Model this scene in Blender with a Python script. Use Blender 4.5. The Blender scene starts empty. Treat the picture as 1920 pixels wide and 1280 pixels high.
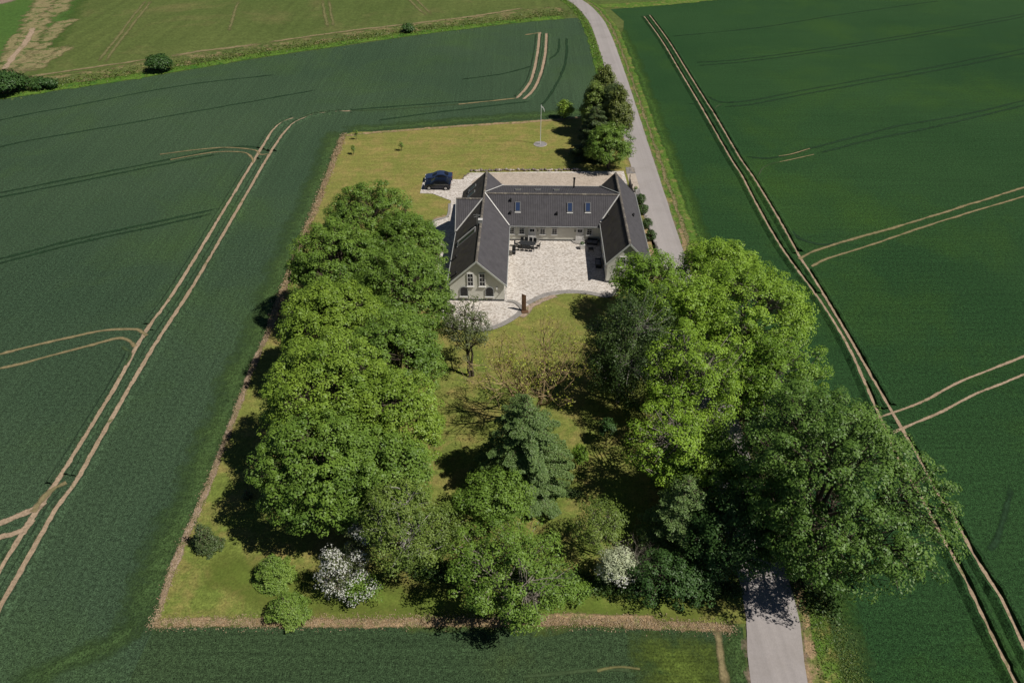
import bpy, bmesh, math, random
import numpy as np
from mathutils import Vector, Matrix
from mathutils.noise import noise as mnoise

S = bpy.context.scene
COL = S.collection
R = math.radians
random.seed(7)
RNG = np.random.default_rng(11)

# ------------------------------------------------------------------ camera
PITCH = math.atan(1069 / 1333.33); FPX = 1333.33; HGT = 55.0
cam_d = bpy.data.cameras.new('camera'); cam_d.lens = 25.0; cam_d.sensor_width = 36.0
cam_d.clip_start = 0.5; cam_d.clip_end = 6000
cam = bpy.data.objects.new('camera', cam_d); COL.objects.link(cam)
cam.location = (0, 0, HGT); cam.rotation_euler = (math.pi / 2 - PITCH, 0, 0)
S.camera = cam

# ------------------------------------------------------------------ light
YAW = -math.atan2(41, 1708)                     # the farmhouse stands turned by 1.4 degrees
def hf(x, y, z=0.0):                            # farmhouse frame -> world
    c, s = math.cos(YAW), math.sin(YAW)
    return Vector((c * x - s * y, s * x + c * y, z))
sd = hf(0.67, -0.26, 1.0).normalized()
world = bpy.data.worlds.new('World'); S.world = world; world.use_nodes = True
wn = world.node_tree.nodes; wl = world.node_tree.links
sky = wn.new('ShaderNodeTexSky'); sky.sky_type = 'NISHITA'; sky.sun_disc = False
sky.sun_elevation = math.asin(sd.z); sky.sun_rotation = math.atan2(sd.x, sd.y)
sky.air_density = 0.5; sky.dust_density = 0.1
bg = wn['Background']; bg.inputs[1].default_value = 0.05
wl.new(sky.outputs[0], bg.inputs[0])
sun_d = bpy.data.lights.new('sun', 'SUN'); sun_d.energy = 5.0; sun_d.angle = R(0.5); sun_d.color = (1.0, 0.95, 0.87)
sun = bpy.data.objects.new('sun', sun_d); COL.objects.link(sun)
sun.rotation_euler = sd.to_track_quat('Z', 'Y').to_euler(); sun.location = (60, -20, 90)
S.view_settings.view_transform = 'Standard'; S.view_settings.look = 'None'
S.view_settings.exposure = -0.24; S.view_settings.gamma = 1.0

# ------------------------------------------------------------------ helpers
def at(px, py, z=0.0):
    """ground survey: a point of the 1920x1280 photograph -> the place it shows at height z"""
    u, v = px - 960, py - 640
    d = Vector((u, FPX * math.cos(PITCH) - v * math.sin(PITCH), -(FPX * math.sin(PITCH) + v * math.cos(PITCH))))
    return Vector((0, 0, HGT)) + d * ((z - HGT) / d.z)
def zz(x, y, z=0.0):                            # same, measured on the enlargement of the yard
    return at(760 + x * .28125, 290 + y * .28125, z)

def tag(o, label=None, cat=None, group=None, kind=None):
    if label: o['label'] = label
    if cat: o['category'] = cat
    if group: o['group'] = group
    if kind: o['kind'] = kind
    return o
def empty(name, loc=(0, 0, 0), rz=0, **k):
    o = bpy.data.objects.new(name, None); o.location = loc; o.rotation_euler = (0, 0, rz)
    o.empty_display_size = 0.3
    COL.objects.link(o); return tag(o, **k)
def link(name, me, mat=None, parent=None, **k):
    o = bpy.data.objects.new(name, me)
    if mat and not me.materials: me.materials.append(mat)
    COL.objects.link(o)
    if parent: o.parent = parent
    return tag(o, **k)
def copy_tree(o, parent=None):
    c = o.copy(); COL.objects.link(c); c.parent = parent
    for ch in list(o.children): copy_tree(ch, c)
    return c

class MB:
    def __init__(s): s.v = []; s.f = []
    def add(s, vs, fs):
        n = len(s.v); s.v += [tuple(v) for v in vs]; s.f += [tuple(i + n for i in f) for f in fs]; return s
    def box(s, c, d, rz=0.0, m=None):
        x, y, z = d[0] / 2, d[1] / 2, d[2] / 2
        vs = [Vector(p) for p in ((-x, -y, -z), (x, -y, -z), (x, y, -z), (-x, y, -z), (-x, -y, z), (x, -y, z), (x, y, z), (-x, y, z))]
        M = Matrix.Rotation(rz, 3, 'Z') if m is None else m
        vs = [M @ v + Vector(c) for v in vs]
        return s.add(vs, [(0, 3, 2, 1), (4, 5, 6, 7), (0, 1, 5, 4), (1, 2, 6, 5), (2, 3, 7, 6), (3, 0, 4, 7)])
    def bar(s, a, b, w, h=None, up=(0, 0, 1)):
        a, b = Vector(a), Vector(b); h = h or w; d = (b - a); L = d.length; d.normalize()
        u = Vector(up); sx = d.cross(u)
        if sx.length < 1e-4: sx = d.cross(Vector((1, 0, 0)))
        sx.normalize(); u = sx.cross(d)
        M = Matrix((d, sx, u)).transposed()
        return s.box((a + b) / 2, (L, w, h), m=M)
    def tube(s, pts, rad, n=6, cap=True):
        pts = [Vector(p) for p in pts]; rings = []; b0 = len(s.v)
        for i, p in enumerate(pts):
            d = (pts[min(i + 1, len(pts) - 1)] - pts[max(i - 1, 0)])
            d = d.normalized() if d.length > 1e-6 else Vector((0, 0, 1))
            a = d.cross(Vector((0.31, 0.95, 0.05))); 
            if a.length < 1e-3: a = d.cross(Vector((1, 0, 0)))
            a.normalize(); b = d.cross(a)
            r = rad[i] if hasattr(rad, '__len__') else rad
            for k in range(n):
                t = 2 * math.pi * k / n
                s.v.append(tuple(p + (a * math.cos(t) + b * math.sin(t)) * r))
        for i in range(len(pts) - 1):
            for k in range(n):
                k2 = (k + 1) % n
                s.f.append((b0 + i * n + k, b0 + i * n + k2, b0 + (i + 1) * n + k2, b0 + (i + 1) * n + k))
        if cap:
            s.f.append(tuple(b0 + k for k in range(n))); e = b0 + (len(pts) - 1) * n
            s.f.append(tuple(e + k for k in reversed(range(n))))
        return s
    def ball(s, c, r, n=8, m=6, jit=0.0, rnd=random):
        b0 = len(s.v); c = Vector(c); r = Vector(r) if hasattr(r, '__len__') else Vector((r, r, r))
        for j in range(m + 1):
            ph = math.pi * j / m
            for k in range(n):
                t = 2 * math.pi * k / n; q = 1 + (rnd.random() - .5) * jit
                s.v.append(tuple(c + Vector((r.x * math.sin(ph) * math.cos(t), r.y * math.sin(ph) * math.sin(t), r.z * math.cos(ph))) * q))
        for j in range(m):
            for k in range(n):
                k2 = (k + 1) % n
                s.f.append((b0 + j * n + k, b0 + (j + 1) * n + k, b0 + (j + 1) * n + k2, b0 + j * n + k2))
        return s
    def mesh(s, name):
        me = bpy.data.meshes.new(name); me.from_pydata(s.v, [], s.f); me.update(); return me
    def build(s, name, mat, parent=None, smooth=False, **k):
        me = s.mesh(name)
        if smooth: me.polygons.foreach_set('use_smooth', [True] * len(me.polygons))
        return link(name, me, mat, parent, **k)

# ------------------------------------------------------------------ materials
def new_mat(name):
    m = bpy.data.materials.new(name); m.use_nodes = True
    nt = m.node_tree; return m, nt, nt.nodes, nt.links, nt.nodes['Principled BSDF']
def c4(c): return (c[0], c[1], c[2], 1)
def N_noise(n, l, vec, scale, detail=4, rough=.55, dist=0.0):
    t = n.new('ShaderNodeTexNoise'); t.inputs['Scale'].default_value = scale; t.inputs['Detail'].default_value = detail
    t.inputs['Roughness'].default_value = rough; t.inputs['Distortion'].default_value = dist
    l.new(vec, t.inputs['Vector']); return t.outputs[0]
def N_map(n, l, val, a, b, c=0.0, d=1.0):
    t = n.new('ShaderNodeMapRange'); t.inputs[1].default_value = a; t.inputs[2].default_value = b
    t.inputs[3].default_value = c; t.inputs[4].default_value = d; l.new(val, t.inputs[0]); return t.outputs[0]
def N_mix(n, l, fac, a, b, mode='MIX'):
    t = n.new('ShaderNodeMix'); t.data_type = 'RGBA'; t.blend_type = mode
    for s, x in ((t.inputs[0], fac), (t.inputs[6], a), (t.inputs[7], b)):
        if isinstance(x, (int, float)): s.default_value = x
        elif isinstance(x, (tuple, list)): s.default_value = c4(x)
        else: l.new(x, s)
    return t.outputs[2]
def N_math(n, l, op, a, b=0.0):
    t = n.new('ShaderNodeMath'); t.operation = op
    for s, x in ((t.inputs[0], a), (t.inputs[1], b)):
        if isinstance(x, (int, float)): s.default_value = x
        else: l.new(x, s)
    return t.outputs[0]
def pos(n, l, scale=None, rz=0.0):
    g = n.new('ShaderNodeNewGeometry')
    if scale is None: return g.outputs['Position']
    m = n.new('ShaderNodeMapping'); m.inputs['Scale'].default_value = scale; m.inputs['Rotation'].default_value = (0, 0, rz)
    l.new(g.outputs['Position'], m.inputs['Vector']); return m.outputs[0]

def ground_mat(name, c1, c2, c3=None, big=.02, mid=.15, fine=5.0, con=.45, thr=(.52, .62), rough=.95, bump=.5, bdist=.1,
               edge=None, streak=None, ygrad=None, spec=.15, contrast_sharp=(.3, .7)):
    """c1/c2 by slow drift, c3 in patches, fine grain; edge=(inner, outer, scale) lets a strip fray into what lies under it"""
    m, nt, n, l, b = new_mat(name)
    P = pos(n, l)
    f1 = N_map(n, l, N_noise(n, l, P, big, 5, .6), .35, .65)
    if ygrad:                                    # drier grass towards the far end
        sy = n.new('ShaderNodeSeparateXYZ'); l.new(P, sy.inputs[0])
        f1 = N_math(n, l, 'ADD', N_math(n, l, 'MULTIPLY', f1, .6), N_map(n, l, sy.outputs[1], ygrad[0], ygrad[1], 0, .55))
    col = N_mix(n, l, f1, c1, c2)
    if c3:
        f3 = N_map(n, l, N_noise(n, l, P, mid, 6, .65, .4), thr[0], thr[1])
        col = N_mix(n, l, f3, col, c3)
    if streak:                                   # (scale_x, scale_y, angle, strength)
        sv = pos(n, l, (streak[0], streak[1], 1), streak[2])
        st = N_map(n, l, N_noise(n, l, sv, 1.0, 3, .6), .3, .7, 1 - streak[3], 1 + streak[3])
        col = N_mix(n, l, 1.0, col, st, 'MULTIPLY')
    fn = N_noise(n, l, P, fine, 3, .7)
    fn2 = N_noise(n, l, P, fine * .35, 3, .6)
    k = N_map(n, l, fn, contrast_sharp[0], contrast_sharp[1], 1 - con, 1 + con)
    k2 = N_map(n, l, fn2, .3, .7, 1 - con * .5, 1 + con * .5)
    col = N_mix(n, l, 1.0, col, k, 'MULTIPLY'); col = N_mix(n, l, 1.0, col, k2, 'MULTIPLY')
    l.new(col, b.inputs['Base Color'])
    b.inputs['Roughness'].default_value = rough; b.inputs['Specular IOR Level'].default_value = spec
    if bump:
        bp = n.new('ShaderNodeBump'); bp.inputs['Strength'].default_value = bump; bp.inputs['Distance'].default_value = bdist
        l.new(fn, bp.inputs['Height']); l.new(bp.outputs[0], b.inputs['Normal'])
    if edge:
        a = n.new('ShaderNodeAttribute'); a.attribute_name = 'u'
        nz = N_noise(n, l, P, edge[2], 5, .7)
        au = N_math(n, l, 'ABSOLUTE', a.outputs['Fac'])
        w = N_math(n, l, 'ADD', au, N_math(n, l, 'MULTIPLY', N_math(n, l, 'SUBTRACT', nz, .5), edge[3] if len(edge) > 3 else 1.6))
        al = N_map(n, l, w, edge[0], edge[1], 1.0, 0.0)
        l.new(al, b.inputs['Alpha'])
    return m

def simple(name, c, rough=.6, spec=.3, metal=0.0, var=.12, vs=3.0, bump=0.0):
    m, nt, n, l, b = new_mat(name)
    P = pos(n, l)
    k = N_map(n, l, N_noise(n, l, P, vs, 5, .6), .3, .7, 1 - var, 1 + var)
    l.new(N_mix(n, l, 1.0, c, k, 'MULTIPLY'), b.inputs['Base Color'])
    b.inputs['Roughness'].default_value = rough; b.inputs['Specular IOR Level'].default_value = spec
    b.inputs['Metallic'].default_value = metal
    if bump:
        bp = n.new('ShaderNodeBump'); bp.inputs['Strength'].default_value = bump; bp.inputs['Distance'].default_value = .02
        l.new(N_noise(n, l, P, vs * 8, 3), bp.inputs['Height']); l.new(bp.outputs[0], b.inputs['Normal'])
    return m

def leaf_mat(name, dark, light, trans=.16, tip=None, rough=.5, spec=.35):
    """tone of each leaf is its own; a little light passes through"""
    m, nt, n, l, b = new_mat(name)
    a = n.new('ShaderNodeAttribute'); a.attribute_name = 'tone'
    P = pos(n, l)
    nz = N_map(n, l, N_noise(n, l, P, .35, 3, .5), .35, .65)
    f = N_math(n, l, 'ADD', N_math(n, l, 'MULTIPLY', a.outputs['Fac'], .6), N_math(n, l, 'MULTIPLY', nz, .4))
    col = N_mix(n, l, f, dark, light)
    if tip:
        t = N_map(n, l, a.outputs['Fac'], tip[1], tip[1] + .02)
        col = N_mix(n, l, t, col, tip[0])
    l.new(col, b.inputs['Base Color']); b.inputs['Roughness'].default_value = rough
    b.inputs['Specular IOR Level'].default_value = spec
    tr = n.new('ShaderNodeBsdfTranslucent'); l.new(col, tr.inputs['Color'])
    mx = n.new('ShaderNodeMixShader'); mx.inputs[0].default_value = trans
    l.new(b.outputs[0], mx.inputs[1]); l.new(tr.outputs[0], mx.inputs[2])
    l.new(mx.outputs[0], n['Material Output'].inputs[0])
    return m

M = {}
M['field_left'] = ground_mat('field_left', (.042, .079, .041), (.059, .101, .051), (.058, .107, .036), big=.018, mid=.035, thr=(.5, .75), fine=8.5, con=.85, bump=.7, bdist=.3, streak=(2.4, .03, .53, .12))
M['field_right'] = ground_mat('field_right', (.021, .064, .019), (.031, .080, .024), (.044, .100, .016), big=.02, mid=.03, thr=(.5, .78), fine=8.5, con=.85, bump=.7, bdist=.3, streak=(.05, 1.8, -.32, .12))
M['field_front'] = ground_mat('field_front', (.040, .074, .032), (.054, .092, .038), (.080, .110, .028), big=.03, mid=.05, thr=(.55, .75), fine=8.5, con=.85, bump=.7, bdist=.3, streak=(.06, 2.6, 0, .12))
M['meadow'] = ground_mat('meadow', (.085, .120, .030), (.110, .140, .038), (.17, .155, .06), big=.02, mid=.028, thr=(.54, .74), fine=1.6, con=.28, bump=.3, streak=(.4, .02, .45, .10))
M['meadow_bright'] = ground_mat('meadow_bright', (.062, .130, .026), (.080, .145, .03), None, fine=1.6, con=.25, edge=(.7, 1.0, .25, .5))
M['lawn'] = ground_mat('lawn', (.128, .178, .034), (.218, .215, .055), (.29, .222, .08), big=.09, mid=.33, thr=(.46, .72), fine=5.5, con=.38, bump=.4, bdist=.06, streak=(.12, 1.1, .12, .13), ygrad=(45, 115))
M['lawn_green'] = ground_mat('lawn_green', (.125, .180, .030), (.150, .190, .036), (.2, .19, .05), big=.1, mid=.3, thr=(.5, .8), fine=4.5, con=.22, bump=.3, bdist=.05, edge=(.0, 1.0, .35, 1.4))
M['rough_grass'] = ground_mat('rough_grass', (.070, .150, .020), (.110, .180, .030), (.26, .20, .08), big=.15, mid=.5, thr=(.5, .68), fine=3.0, con=.45, bump=.5, edge=(.8, 1.0, .8, .7))
M['bright_grass'] = ground_mat('bright_grass', (.080, .165, .020), (.115, .20, .030), (.05, .13, .02), big=.1, mid=.3, fine=2.6, con=.4, bump=.5, edge=(.75, 1.0, .8, .7))
M['crop_edge'] = ground_mat('crop_edge', (.054, .100, .034), (.068, .118, .034), None, big=.1, fine=5.5, con=.7, bump=.7, bdist=.3, edge=(.0, 1.05, .8, 1.8))
M['crop_edge_right'] = ground_mat('crop_edge_right', (.042, .094, .018), (.058, .112, .020), None, big=.1, fine=5.5, con=.7, bump=.7, edge=(.0, 1.05, .8, 1.8))
M['young_crop'] = ground_mat('young_crop', (.075, .115, .020), (.095, .130, .024), (.05, .09, .024), big=.1, mid=.2, fine=5.5, con=.6, bump=.6, edge=(.1, 1.0, .4, 1.4), streak=(.1, 3.0, 0, .3))
M['scrub'] = ground_mat('scrub', (.080, .115, .030), (.13, .15, .045), (.22, .18, .085), big=.1, mid=.25, thr=(.5, .62), fine=1.8, con=.5, bump=.7, bdist=.3, edge=(.8, 1.0, .5, .7))
M['dry_grass'] = ground_mat('dry_grass', (.36, .25, .15), (.29, .21, .11), (.15, .17, .05), big=.3, mid=.9, thr=(.48, .6), fine=6, con=.4, bump=.6, edge=(.55, .9, .9, 1.5))
M['bare_soil'] = ground_mat('bare_soil', (.40, .31, .235), (.32, .24, .18), (.13, .15, .05), big=.3, mid=.9, thr=(.5, .62), fine=6, con=.35, bump=.6, edge=(.5, .85, .9, 1.5))
M['track_soil'] = ground_mat('track_soil', (.40, .30, .21), (.33, .245, .165), (.17, .165, .075), big=.2, mid=.7, thr=(.58, .68), fine=5, con=.28, bump=.4, edge=(.58, .82, 1.2, 1.3))
M['thin_soil'] = ground_mat('thin_soil', (.27, .215, .115), (.21, .18, .09), None, big=.3, fine=5, con=.25, bump=.4, edge=(.3, .85, .6, 1.6))
M['meadow_line'] = ground_mat('meadow_line', (.19, .175, .075), (.15, .155, .06), None, big=.3, fine=4, con=.25, bump=.3, edge=(.2, .9, .4, 1.8))
M['faint_soil'] = ground_mat('faint_soil', (.062, .095, .040), (.05, .085, .036), None, big=.3, fine=5, con=.25, bump=.4, edge=(.3, .8, .5, 1.8))
M['patch_soil'] = ground_mat('patch_soil', (.27, .22, .115), (.22, .20, .09), (.09, .13, .035), big=.2, mid=.35, thr=(.5, .6), fine=2.5, con=.35, bump=.5, edge=(.55, .95, .4, 1.4))
M['gap'] = ground_mat('gap', (.018, .045, .020), (.022, .052, .022), None, fine=4, con=.4, bump=.4, edge=(.25, .8, .6, 1.6))
M['asphalt'] = ground_mat('asphalt', (.345, .315, .305), (.375, .345, .33), (.32, .29, .275), big=.06, mid=.2, thr=(.5, .7), fine=9, con=.07, bump=.15, bdist=.01, rough=.9, streak=(1.1, .012, 0, .08))
M['road_edge'] = ground_mat('road_edge', (.30, .22, .165), (.26, .20, .15), None, fine=6, con=.25, bump=.3, edge=(.55, .95, .8, 1.3))
M['gravel'] = ground_mat('gravel', (.20, .19, .18), (.25, .23, .22), (.3, .25, .2), fine=5, con=.35, bump=.5)
M['earth'] = ground_mat('earth', (.09, .085, .045), (.12, .1, .055), None, fine=4, con=.4)

def paving_mat(name, c1, c2, c3, mortar, sx=.30, rz=0.0, frac=.35):
    m, nt, n, l, b = new_mat(name)
    v = pos(n, l, (1, 1, 1), rz)
    br = n.new('ShaderNodeTexBrick'); l.new(v, br.inputs['Vector'])
    br.inputs['Scale'].default_value = 1.0; br.inputs['Brick Width'].default_value = sx; br.inputs['Row Height'].default_value = sx * .55
    br.inputs['Mortar Size'].default_value = .012; br.inputs['Color1'].default_value = (0, 0, 0, 1); br.inputs['Color2'].default_value = (1, 1, 1, 1)
    br.inputs['Mortar'].default_value = (.5, .5, .5, 1); br.inputs['Bias'].default_value = 0
    f = N_map(n, l, br.outputs[0], .62, .9)
    nz = N_map(n, l, N_noise(n, l, v, .25, 4), .35, .65)
    col = N_mix(n, l, nz, c1, c2)
    col = N_mix(n, l, f, col, c3)
    # coarser dashes of darker stones, as they read from the air
    sv = pos(n, l, (3.4, 9.5, 1), rz)
    dn = N_map(n, l, N_noise(n, l, sv, 1.0, 2, .5, .8), .54, .62, 0, frac)
    col = N_mix(n, l, dn, col, c3)
    sv2 = pos(n, l, (8.5, 4.4, 1), rz + .5)
    dn2 = N_map(n, l, N_noise(n, l, sv2, 1.0, 2, .5, .8), .55, .63, 0, frac)
    col = N_mix(n, l, dn2, col, c3)
    col = N_mix(n, l, br.outputs[1], col, mortar)
    st = N_map(n, l, N_noise(n, l, v, .7, 5, .6), .3, .7, .88, 1.08)
    col = N_mix(n, l, 1.0, col, st, 'MULTIPLY')
    l.new(col, b.inputs['Base Color']); b.inputs['Roughness'].default_value = .85; b.inputs['Specular IOR Level'].default_value = .2
    bp = n.new('ShaderNodeBump'); bp.inputs['Strength'].default_value = .4; bp.inputs['Distance'].default_value = .01; bp.invert = True
    l.new(br.outputs[1], bp.inputs['Height']); l.new(bp.outputs[0], b.inputs['Normal'])
    return m
M['paving'] = paving_mat('paving', (.76, .715, .665), (.71, .665, .61), (.40, .35, .30), (.42, .37, .33), .28, -YAW, .75)
M['paving_back'] = paving_mat('paving_back', (.52, .44, .36), (.57, .49, .41), (.40, .33, .26), (.36, .31, .26), .26, -YAW, .5)
M['kerb_band'] = paving_mat('kerb_band', (.36, .335, .31), (.32, .30, .28), (.27, .25, .23), (.2, .19, .18), .22, .4, .4)
M['kerb'] = simple('kerb', (.16, .15, .14), .8)

def roof_mat(name, c, moss, mosst=(.55, .72), blotch=.22):
    m, nt, n, l, b = new_mat(name)
    P = pos(n, l)
    k = N_map(n, l, N_noise(n, l, P, 1.2, 6, .7), .3, .7, 1 - blotch, 1 + blotch)
    col = N_mix(n, l, 1.0, c, k, 'MULTIPLY')
    f = N_map(n, l, N_noise(n, l, P, 1.1, 8, .75, .6), mosst[0], mosst[1])
    col = N_mix(n, l, f, col, moss)
    w = N_map(n, l, N_noise(n, l, P, 9, 4, .7), .72, .8, 0, .5)
    col = N_mix(n, l, w, col, (.3, .29, .27))
    sp = n.new('ShaderNodeSeparateXYZ'); l.new(P, sp.inputs[0])
    l.new(col, b.inputs['Base Color']); b.inputs['Roughness'].default_value = .75; b.inputs['Specular IOR Level'].default_value = .3
    bp = n.new('ShaderNodeBump'); bp.inputs['Strength'].default_value = .25; bp.inputs['Distance'].default_value = .02
    l.new(N_noise(n, l, P, 14, 3), bp.inputs['Height']); l.new(bp.outputs[0], b.inputs['Normal'])
    return m
M['roof'] = roof_mat('roof', (.076, .072, .078), (.105, .10, .095), (.58, .76), .2)
M['roof_moss_shaded'] = roof_mat('roof_moss_shaded', (.066, .060, .054), (.085, .080, .045), (.5, .72), .3)  # mossy; base darkened to paint shade on slopes turned from the sun
M['ridge'] = roof_mat('ridge', (.13, .115, .10), (.28, .25, .2), (.5, .62), .3)
M['wall'] = simple('wall', (.66, .65, .575), .85, .2, var=.05, vs=.8)
M['plinth'] = simple('plinth', (.09, .09, .09), .8)
M['white'] = simple('white', (.78, .77, .74), .5, var=.04)
M['trim'] = simple('trim', (.55, .56, .52), .6, var=.08)
M['glass'] = simple('glass', (.012, .014, .016), .08, .45, var=.0)
M['skyglass'] = simple('skyglass', (.03, .05, .11), .05, 1.0, var=.0)  # blue base paints a sky reflection into the pane colour
M['lead'] = simple('lead', (.33, .34, .33), .5, var=.15)
M['trim_dark'] = simple('trim_dark', (.17, .17, .17), .5, var=.1)
M['flash'] = simple('flash', (.62, .61, .58), .5, var=.1)
M['black'] = simple('black', (.012, .012, .013), .45, var=.1)
M['anthracite'] = simple('anthracite', (.035, .037, .04), .5, var=.15)
M['cushion'] = simple('cushion', (.22, .22, .23), .8, var=.1)
M['rust'] = simple('rust', (.13, .072, .042), .85, .2, var=.45, vs=2.5, bump=.4)
M['stone'] = simple('stone', (.42, .36, .31), .85, .2, var=.35, vs=1.6, bump=.4)
M['stone_dark'] = simple('stone_dark', (.22, .18, .155), .85, .2, var=.35, vs=1.6, bump=.4)
M['slate'] = simple('slate', (.27, .255, .25), .8, var=.2)
M['terracotta'] = simple('terracotta', (.28, .12, .07), .8)
M['navy'] = simple('navy', (.028, .045, .10), .25, .6, var=.05)
M['blueblack'] = simple('blueblack', (.006, .009, .020), .22, .6, var=.05)
M['tyre'] = simple('tyre', (.012, .012, .012), .8)
M['alloy'] = simple('alloy', (.5, .5, .5), .35, metal=.7)
M['tail'] = simple('tail', (.25, .01, .01), .2, .6)
M['lamp'] = simple('lamp', (.7, .7, .7), .15, .8)
M['bark'] = simple('bark', (.10, .080, .060), .9, .1, var=.4, vs=4, bump=.5)
M['bark_grey'] = simple('bark_grey', (.22, .195, .16), .9, .1, var=.3, vs=4)
M['bark_ochre'] = simple('bark_ochre', (.33, .245, .13), .9, .1, var=.4, vs=2)
M['bark_white'] = simple('bark_white', (.30, .28, .25), .8, .2, var=.35, vs=3)
M['linden'] = leaf_mat('linden', (.082, .160, .022), (.21, .33, .046))
M['linden_yellow'] = leaf_mat('linden_yellow', (.12, .21, .022), (.27, .39, .046))
M['ash'] = leaf_mat('ash', (.14, .26, .02), (.315, .475, .046))
M['ash_green'] = leaf_mat('ash_green', (.11, .22, .020), (.24, .38, .042))
M['poplar'] = leaf_mat('poplar', (.060, .135, .020), (.165, .28, .044), spec=.4, rough=.5)
M['oak'] = leaf_mat('oak', (.095, .18, .024), (.215, .34, .048))
M['birch'] = leaf_mat('birch', (.095, .155, .026), (.22, .30, .055))
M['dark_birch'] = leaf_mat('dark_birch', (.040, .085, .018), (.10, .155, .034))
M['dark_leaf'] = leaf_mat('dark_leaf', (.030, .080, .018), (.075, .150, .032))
M['spruce'] = leaf_mat('spruce', (.085, .155, .040), (.205, .30, .090), trans=.15)
M['young_spruce'] = leaf_mat('young_spruce', (.11, .20, .028), (.26, .38, .065), trans=.1)
M['dark_spruce'] = leaf_mat('dark_spruce', (.045, .085, .022), (.11, .15, .05), trans=.08)
M['pine_olive'] = leaf_mat('pine_olive', (.085, .125, .022), (.18, .21, .045), trans=.12)
M['pear'] = leaf_mat('pear', (.075, .105, .035), (.150, .175, .065))
M['bud'] = leaf_mat('bud', (.24, .28, .03), (.42, .44, .07))
M['blossom'] = leaf_mat('blossom', (.45, .45, .40), (.78, .78, .72), trans=.2, tip=None)
M['cream'] = leaf_mat('cream', (.30, .36, .18), (.62, .66, .45), trans=.2)
M['box'] = leaf_mat('box', (.030, .070, .014), (.08, .14, .03), trans=.1)
M['grass_blade'] = leaf_mat('grass_blade', (.08, .15, .022), (.18, .22, .05), trans=.2)
M['under_leaf_shade'] = leaf_mat('under_leaf_shade', (.035, .08, .016), (.09, .15, .03), trans=.1)  # dark leaf tone partly stands in for shade beneath the trees
M['dry_blade'] = leaf_mat('dry_blade', (.28, .21, .12), (.50, .38, .24), trans=.2)

# ------------------------------------------------------------------ ground sheets
def smooth(pts, k=4, closed=False):
    """Catmull-Rom through the points"""
    P = [Vector(p) for p in pts]; out = []; n = len(P)
    for i in range(n if closed else n - 1):
        if closed: a, b, c, d = P[(i - 1) % n], P[i], P[(i + 1) % n], P[(i + 2) % n]
        else: a, b, c, d = P[max(i - 1, 0)], P[i], P[i + 1], P[min(i + 2, n - 1)]
        for j in range(k):
            t = j / k
            out.append(.5 * ((2 * b) + (c - a) * t + (2 * a - 5 * b + 4 * c - d) * t * t + (3 * b - a - 3 * c + d) * t ** 3))
    if not closed: out.append(P[-1])
    return out
def sheet(name, pts, z, mat, kind='structure', th=None, **k):
    from mathutils.geometry import tessellate_polygon
    P = [Vector((p[0], p[1], z)) for p in pts]
    tris = tessellate_polygon([P])
    mb = MB(); mb.add(P, [tuple(t) for t in tris])
    if th:
        n = len(P); area = sum(P[i].x * P[(i + 1) % n].y - P[(i + 1) % n].x * P[i].y for i in range(n))
        mb.add([p - Vector((0, 0, th)) for p in P], [])
        for i in range(n):
            j = (i + 1) % n; mb.f.append((i, n + i, n + j, j))
    me = mb.mesh(name)
    bm = bmesh.new(); bm.from_mesh(me); bmesh.ops.recalc_face_normals(bm, faces=bm.faces)
    if th is None:
        for f in bm.faces:
            if f.normal.z < 0: f.normal_flip()
    bm.to_mesh(me); bm.free()
    return link(name, me, mat, kind=kind, **k)
def resample(pts, step):
    out = [Vector(pts[0])]; 
    for a, b in zip(pts[:-1], pts[1:]):
        a, b = Vector(a), Vector(b); L = (b - a).length; n = max(1, int(round(L / step)))
        for i in range(1, n + 1): out.append(a.lerp(b, i / n))
    return out
def ribbon(name, pts, w, z, mat, step=1.0, jit=0.0, shift=0.0, kind='structure', wfun=None, sm=True, taper=3, **k):
    P = [Vector((p[0], p[1], 0)) for p in pts]
    if sm and len(P) > 2: P = smooth(P, 5)
    P = resample(P, step); n = len(P); v = []; f = []; u = []
    for i, p in enumerate(P):
        d = (P[min(i + 1, n - 1)] - P[max(i - 1, 0)]); d.normalize(); s = Vector((d.y, -d.x, 0))
        ww = w if wfun is None else wfun(i / (n - 1))
        ww *= 1 + jit * mnoise(p * .35)
        sh = shift + jit * .4 * w * mnoise(p * .25 + Vector((9, 3, 5)))
        tt = min(i, n - 1 - i); endu = 0 if not taper or tt >= taper else (taper - tt) / taper
        for q in (-1, -.5, 0, .5, 1):
            v.append(tuple(p + s * (sh + q * ww / 2) + Vector((0, 0, z)))); u.append(max(abs(q), endu))
    for i in range(n - 1):
        for q in range(4):
            a = i * 5 + q; f.append((a, a + 1, a + 6, a + 5))
    me = bpy.data.meshes.new(name); me.from_pydata(v, [], f); me.update()
    if me.polygons[0].normal.z < 0: me.flip_normals()
    at_ = me.attributes.new('u', 'FLOAT', 'POINT'); at_.data.foreach_set('value', u)
    return link(name, me, mat, kind=kind, **k)
def A(*xy): return [at(x, y) for x, y in xy]
def ZZ(*xy): return [zz(x, y) for x, y in xy]

sheet('terrain', [(-3000, -600), (3000, -600), (3000, 4000), (-3000, 4000)], -.03, M['meadow'])

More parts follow.
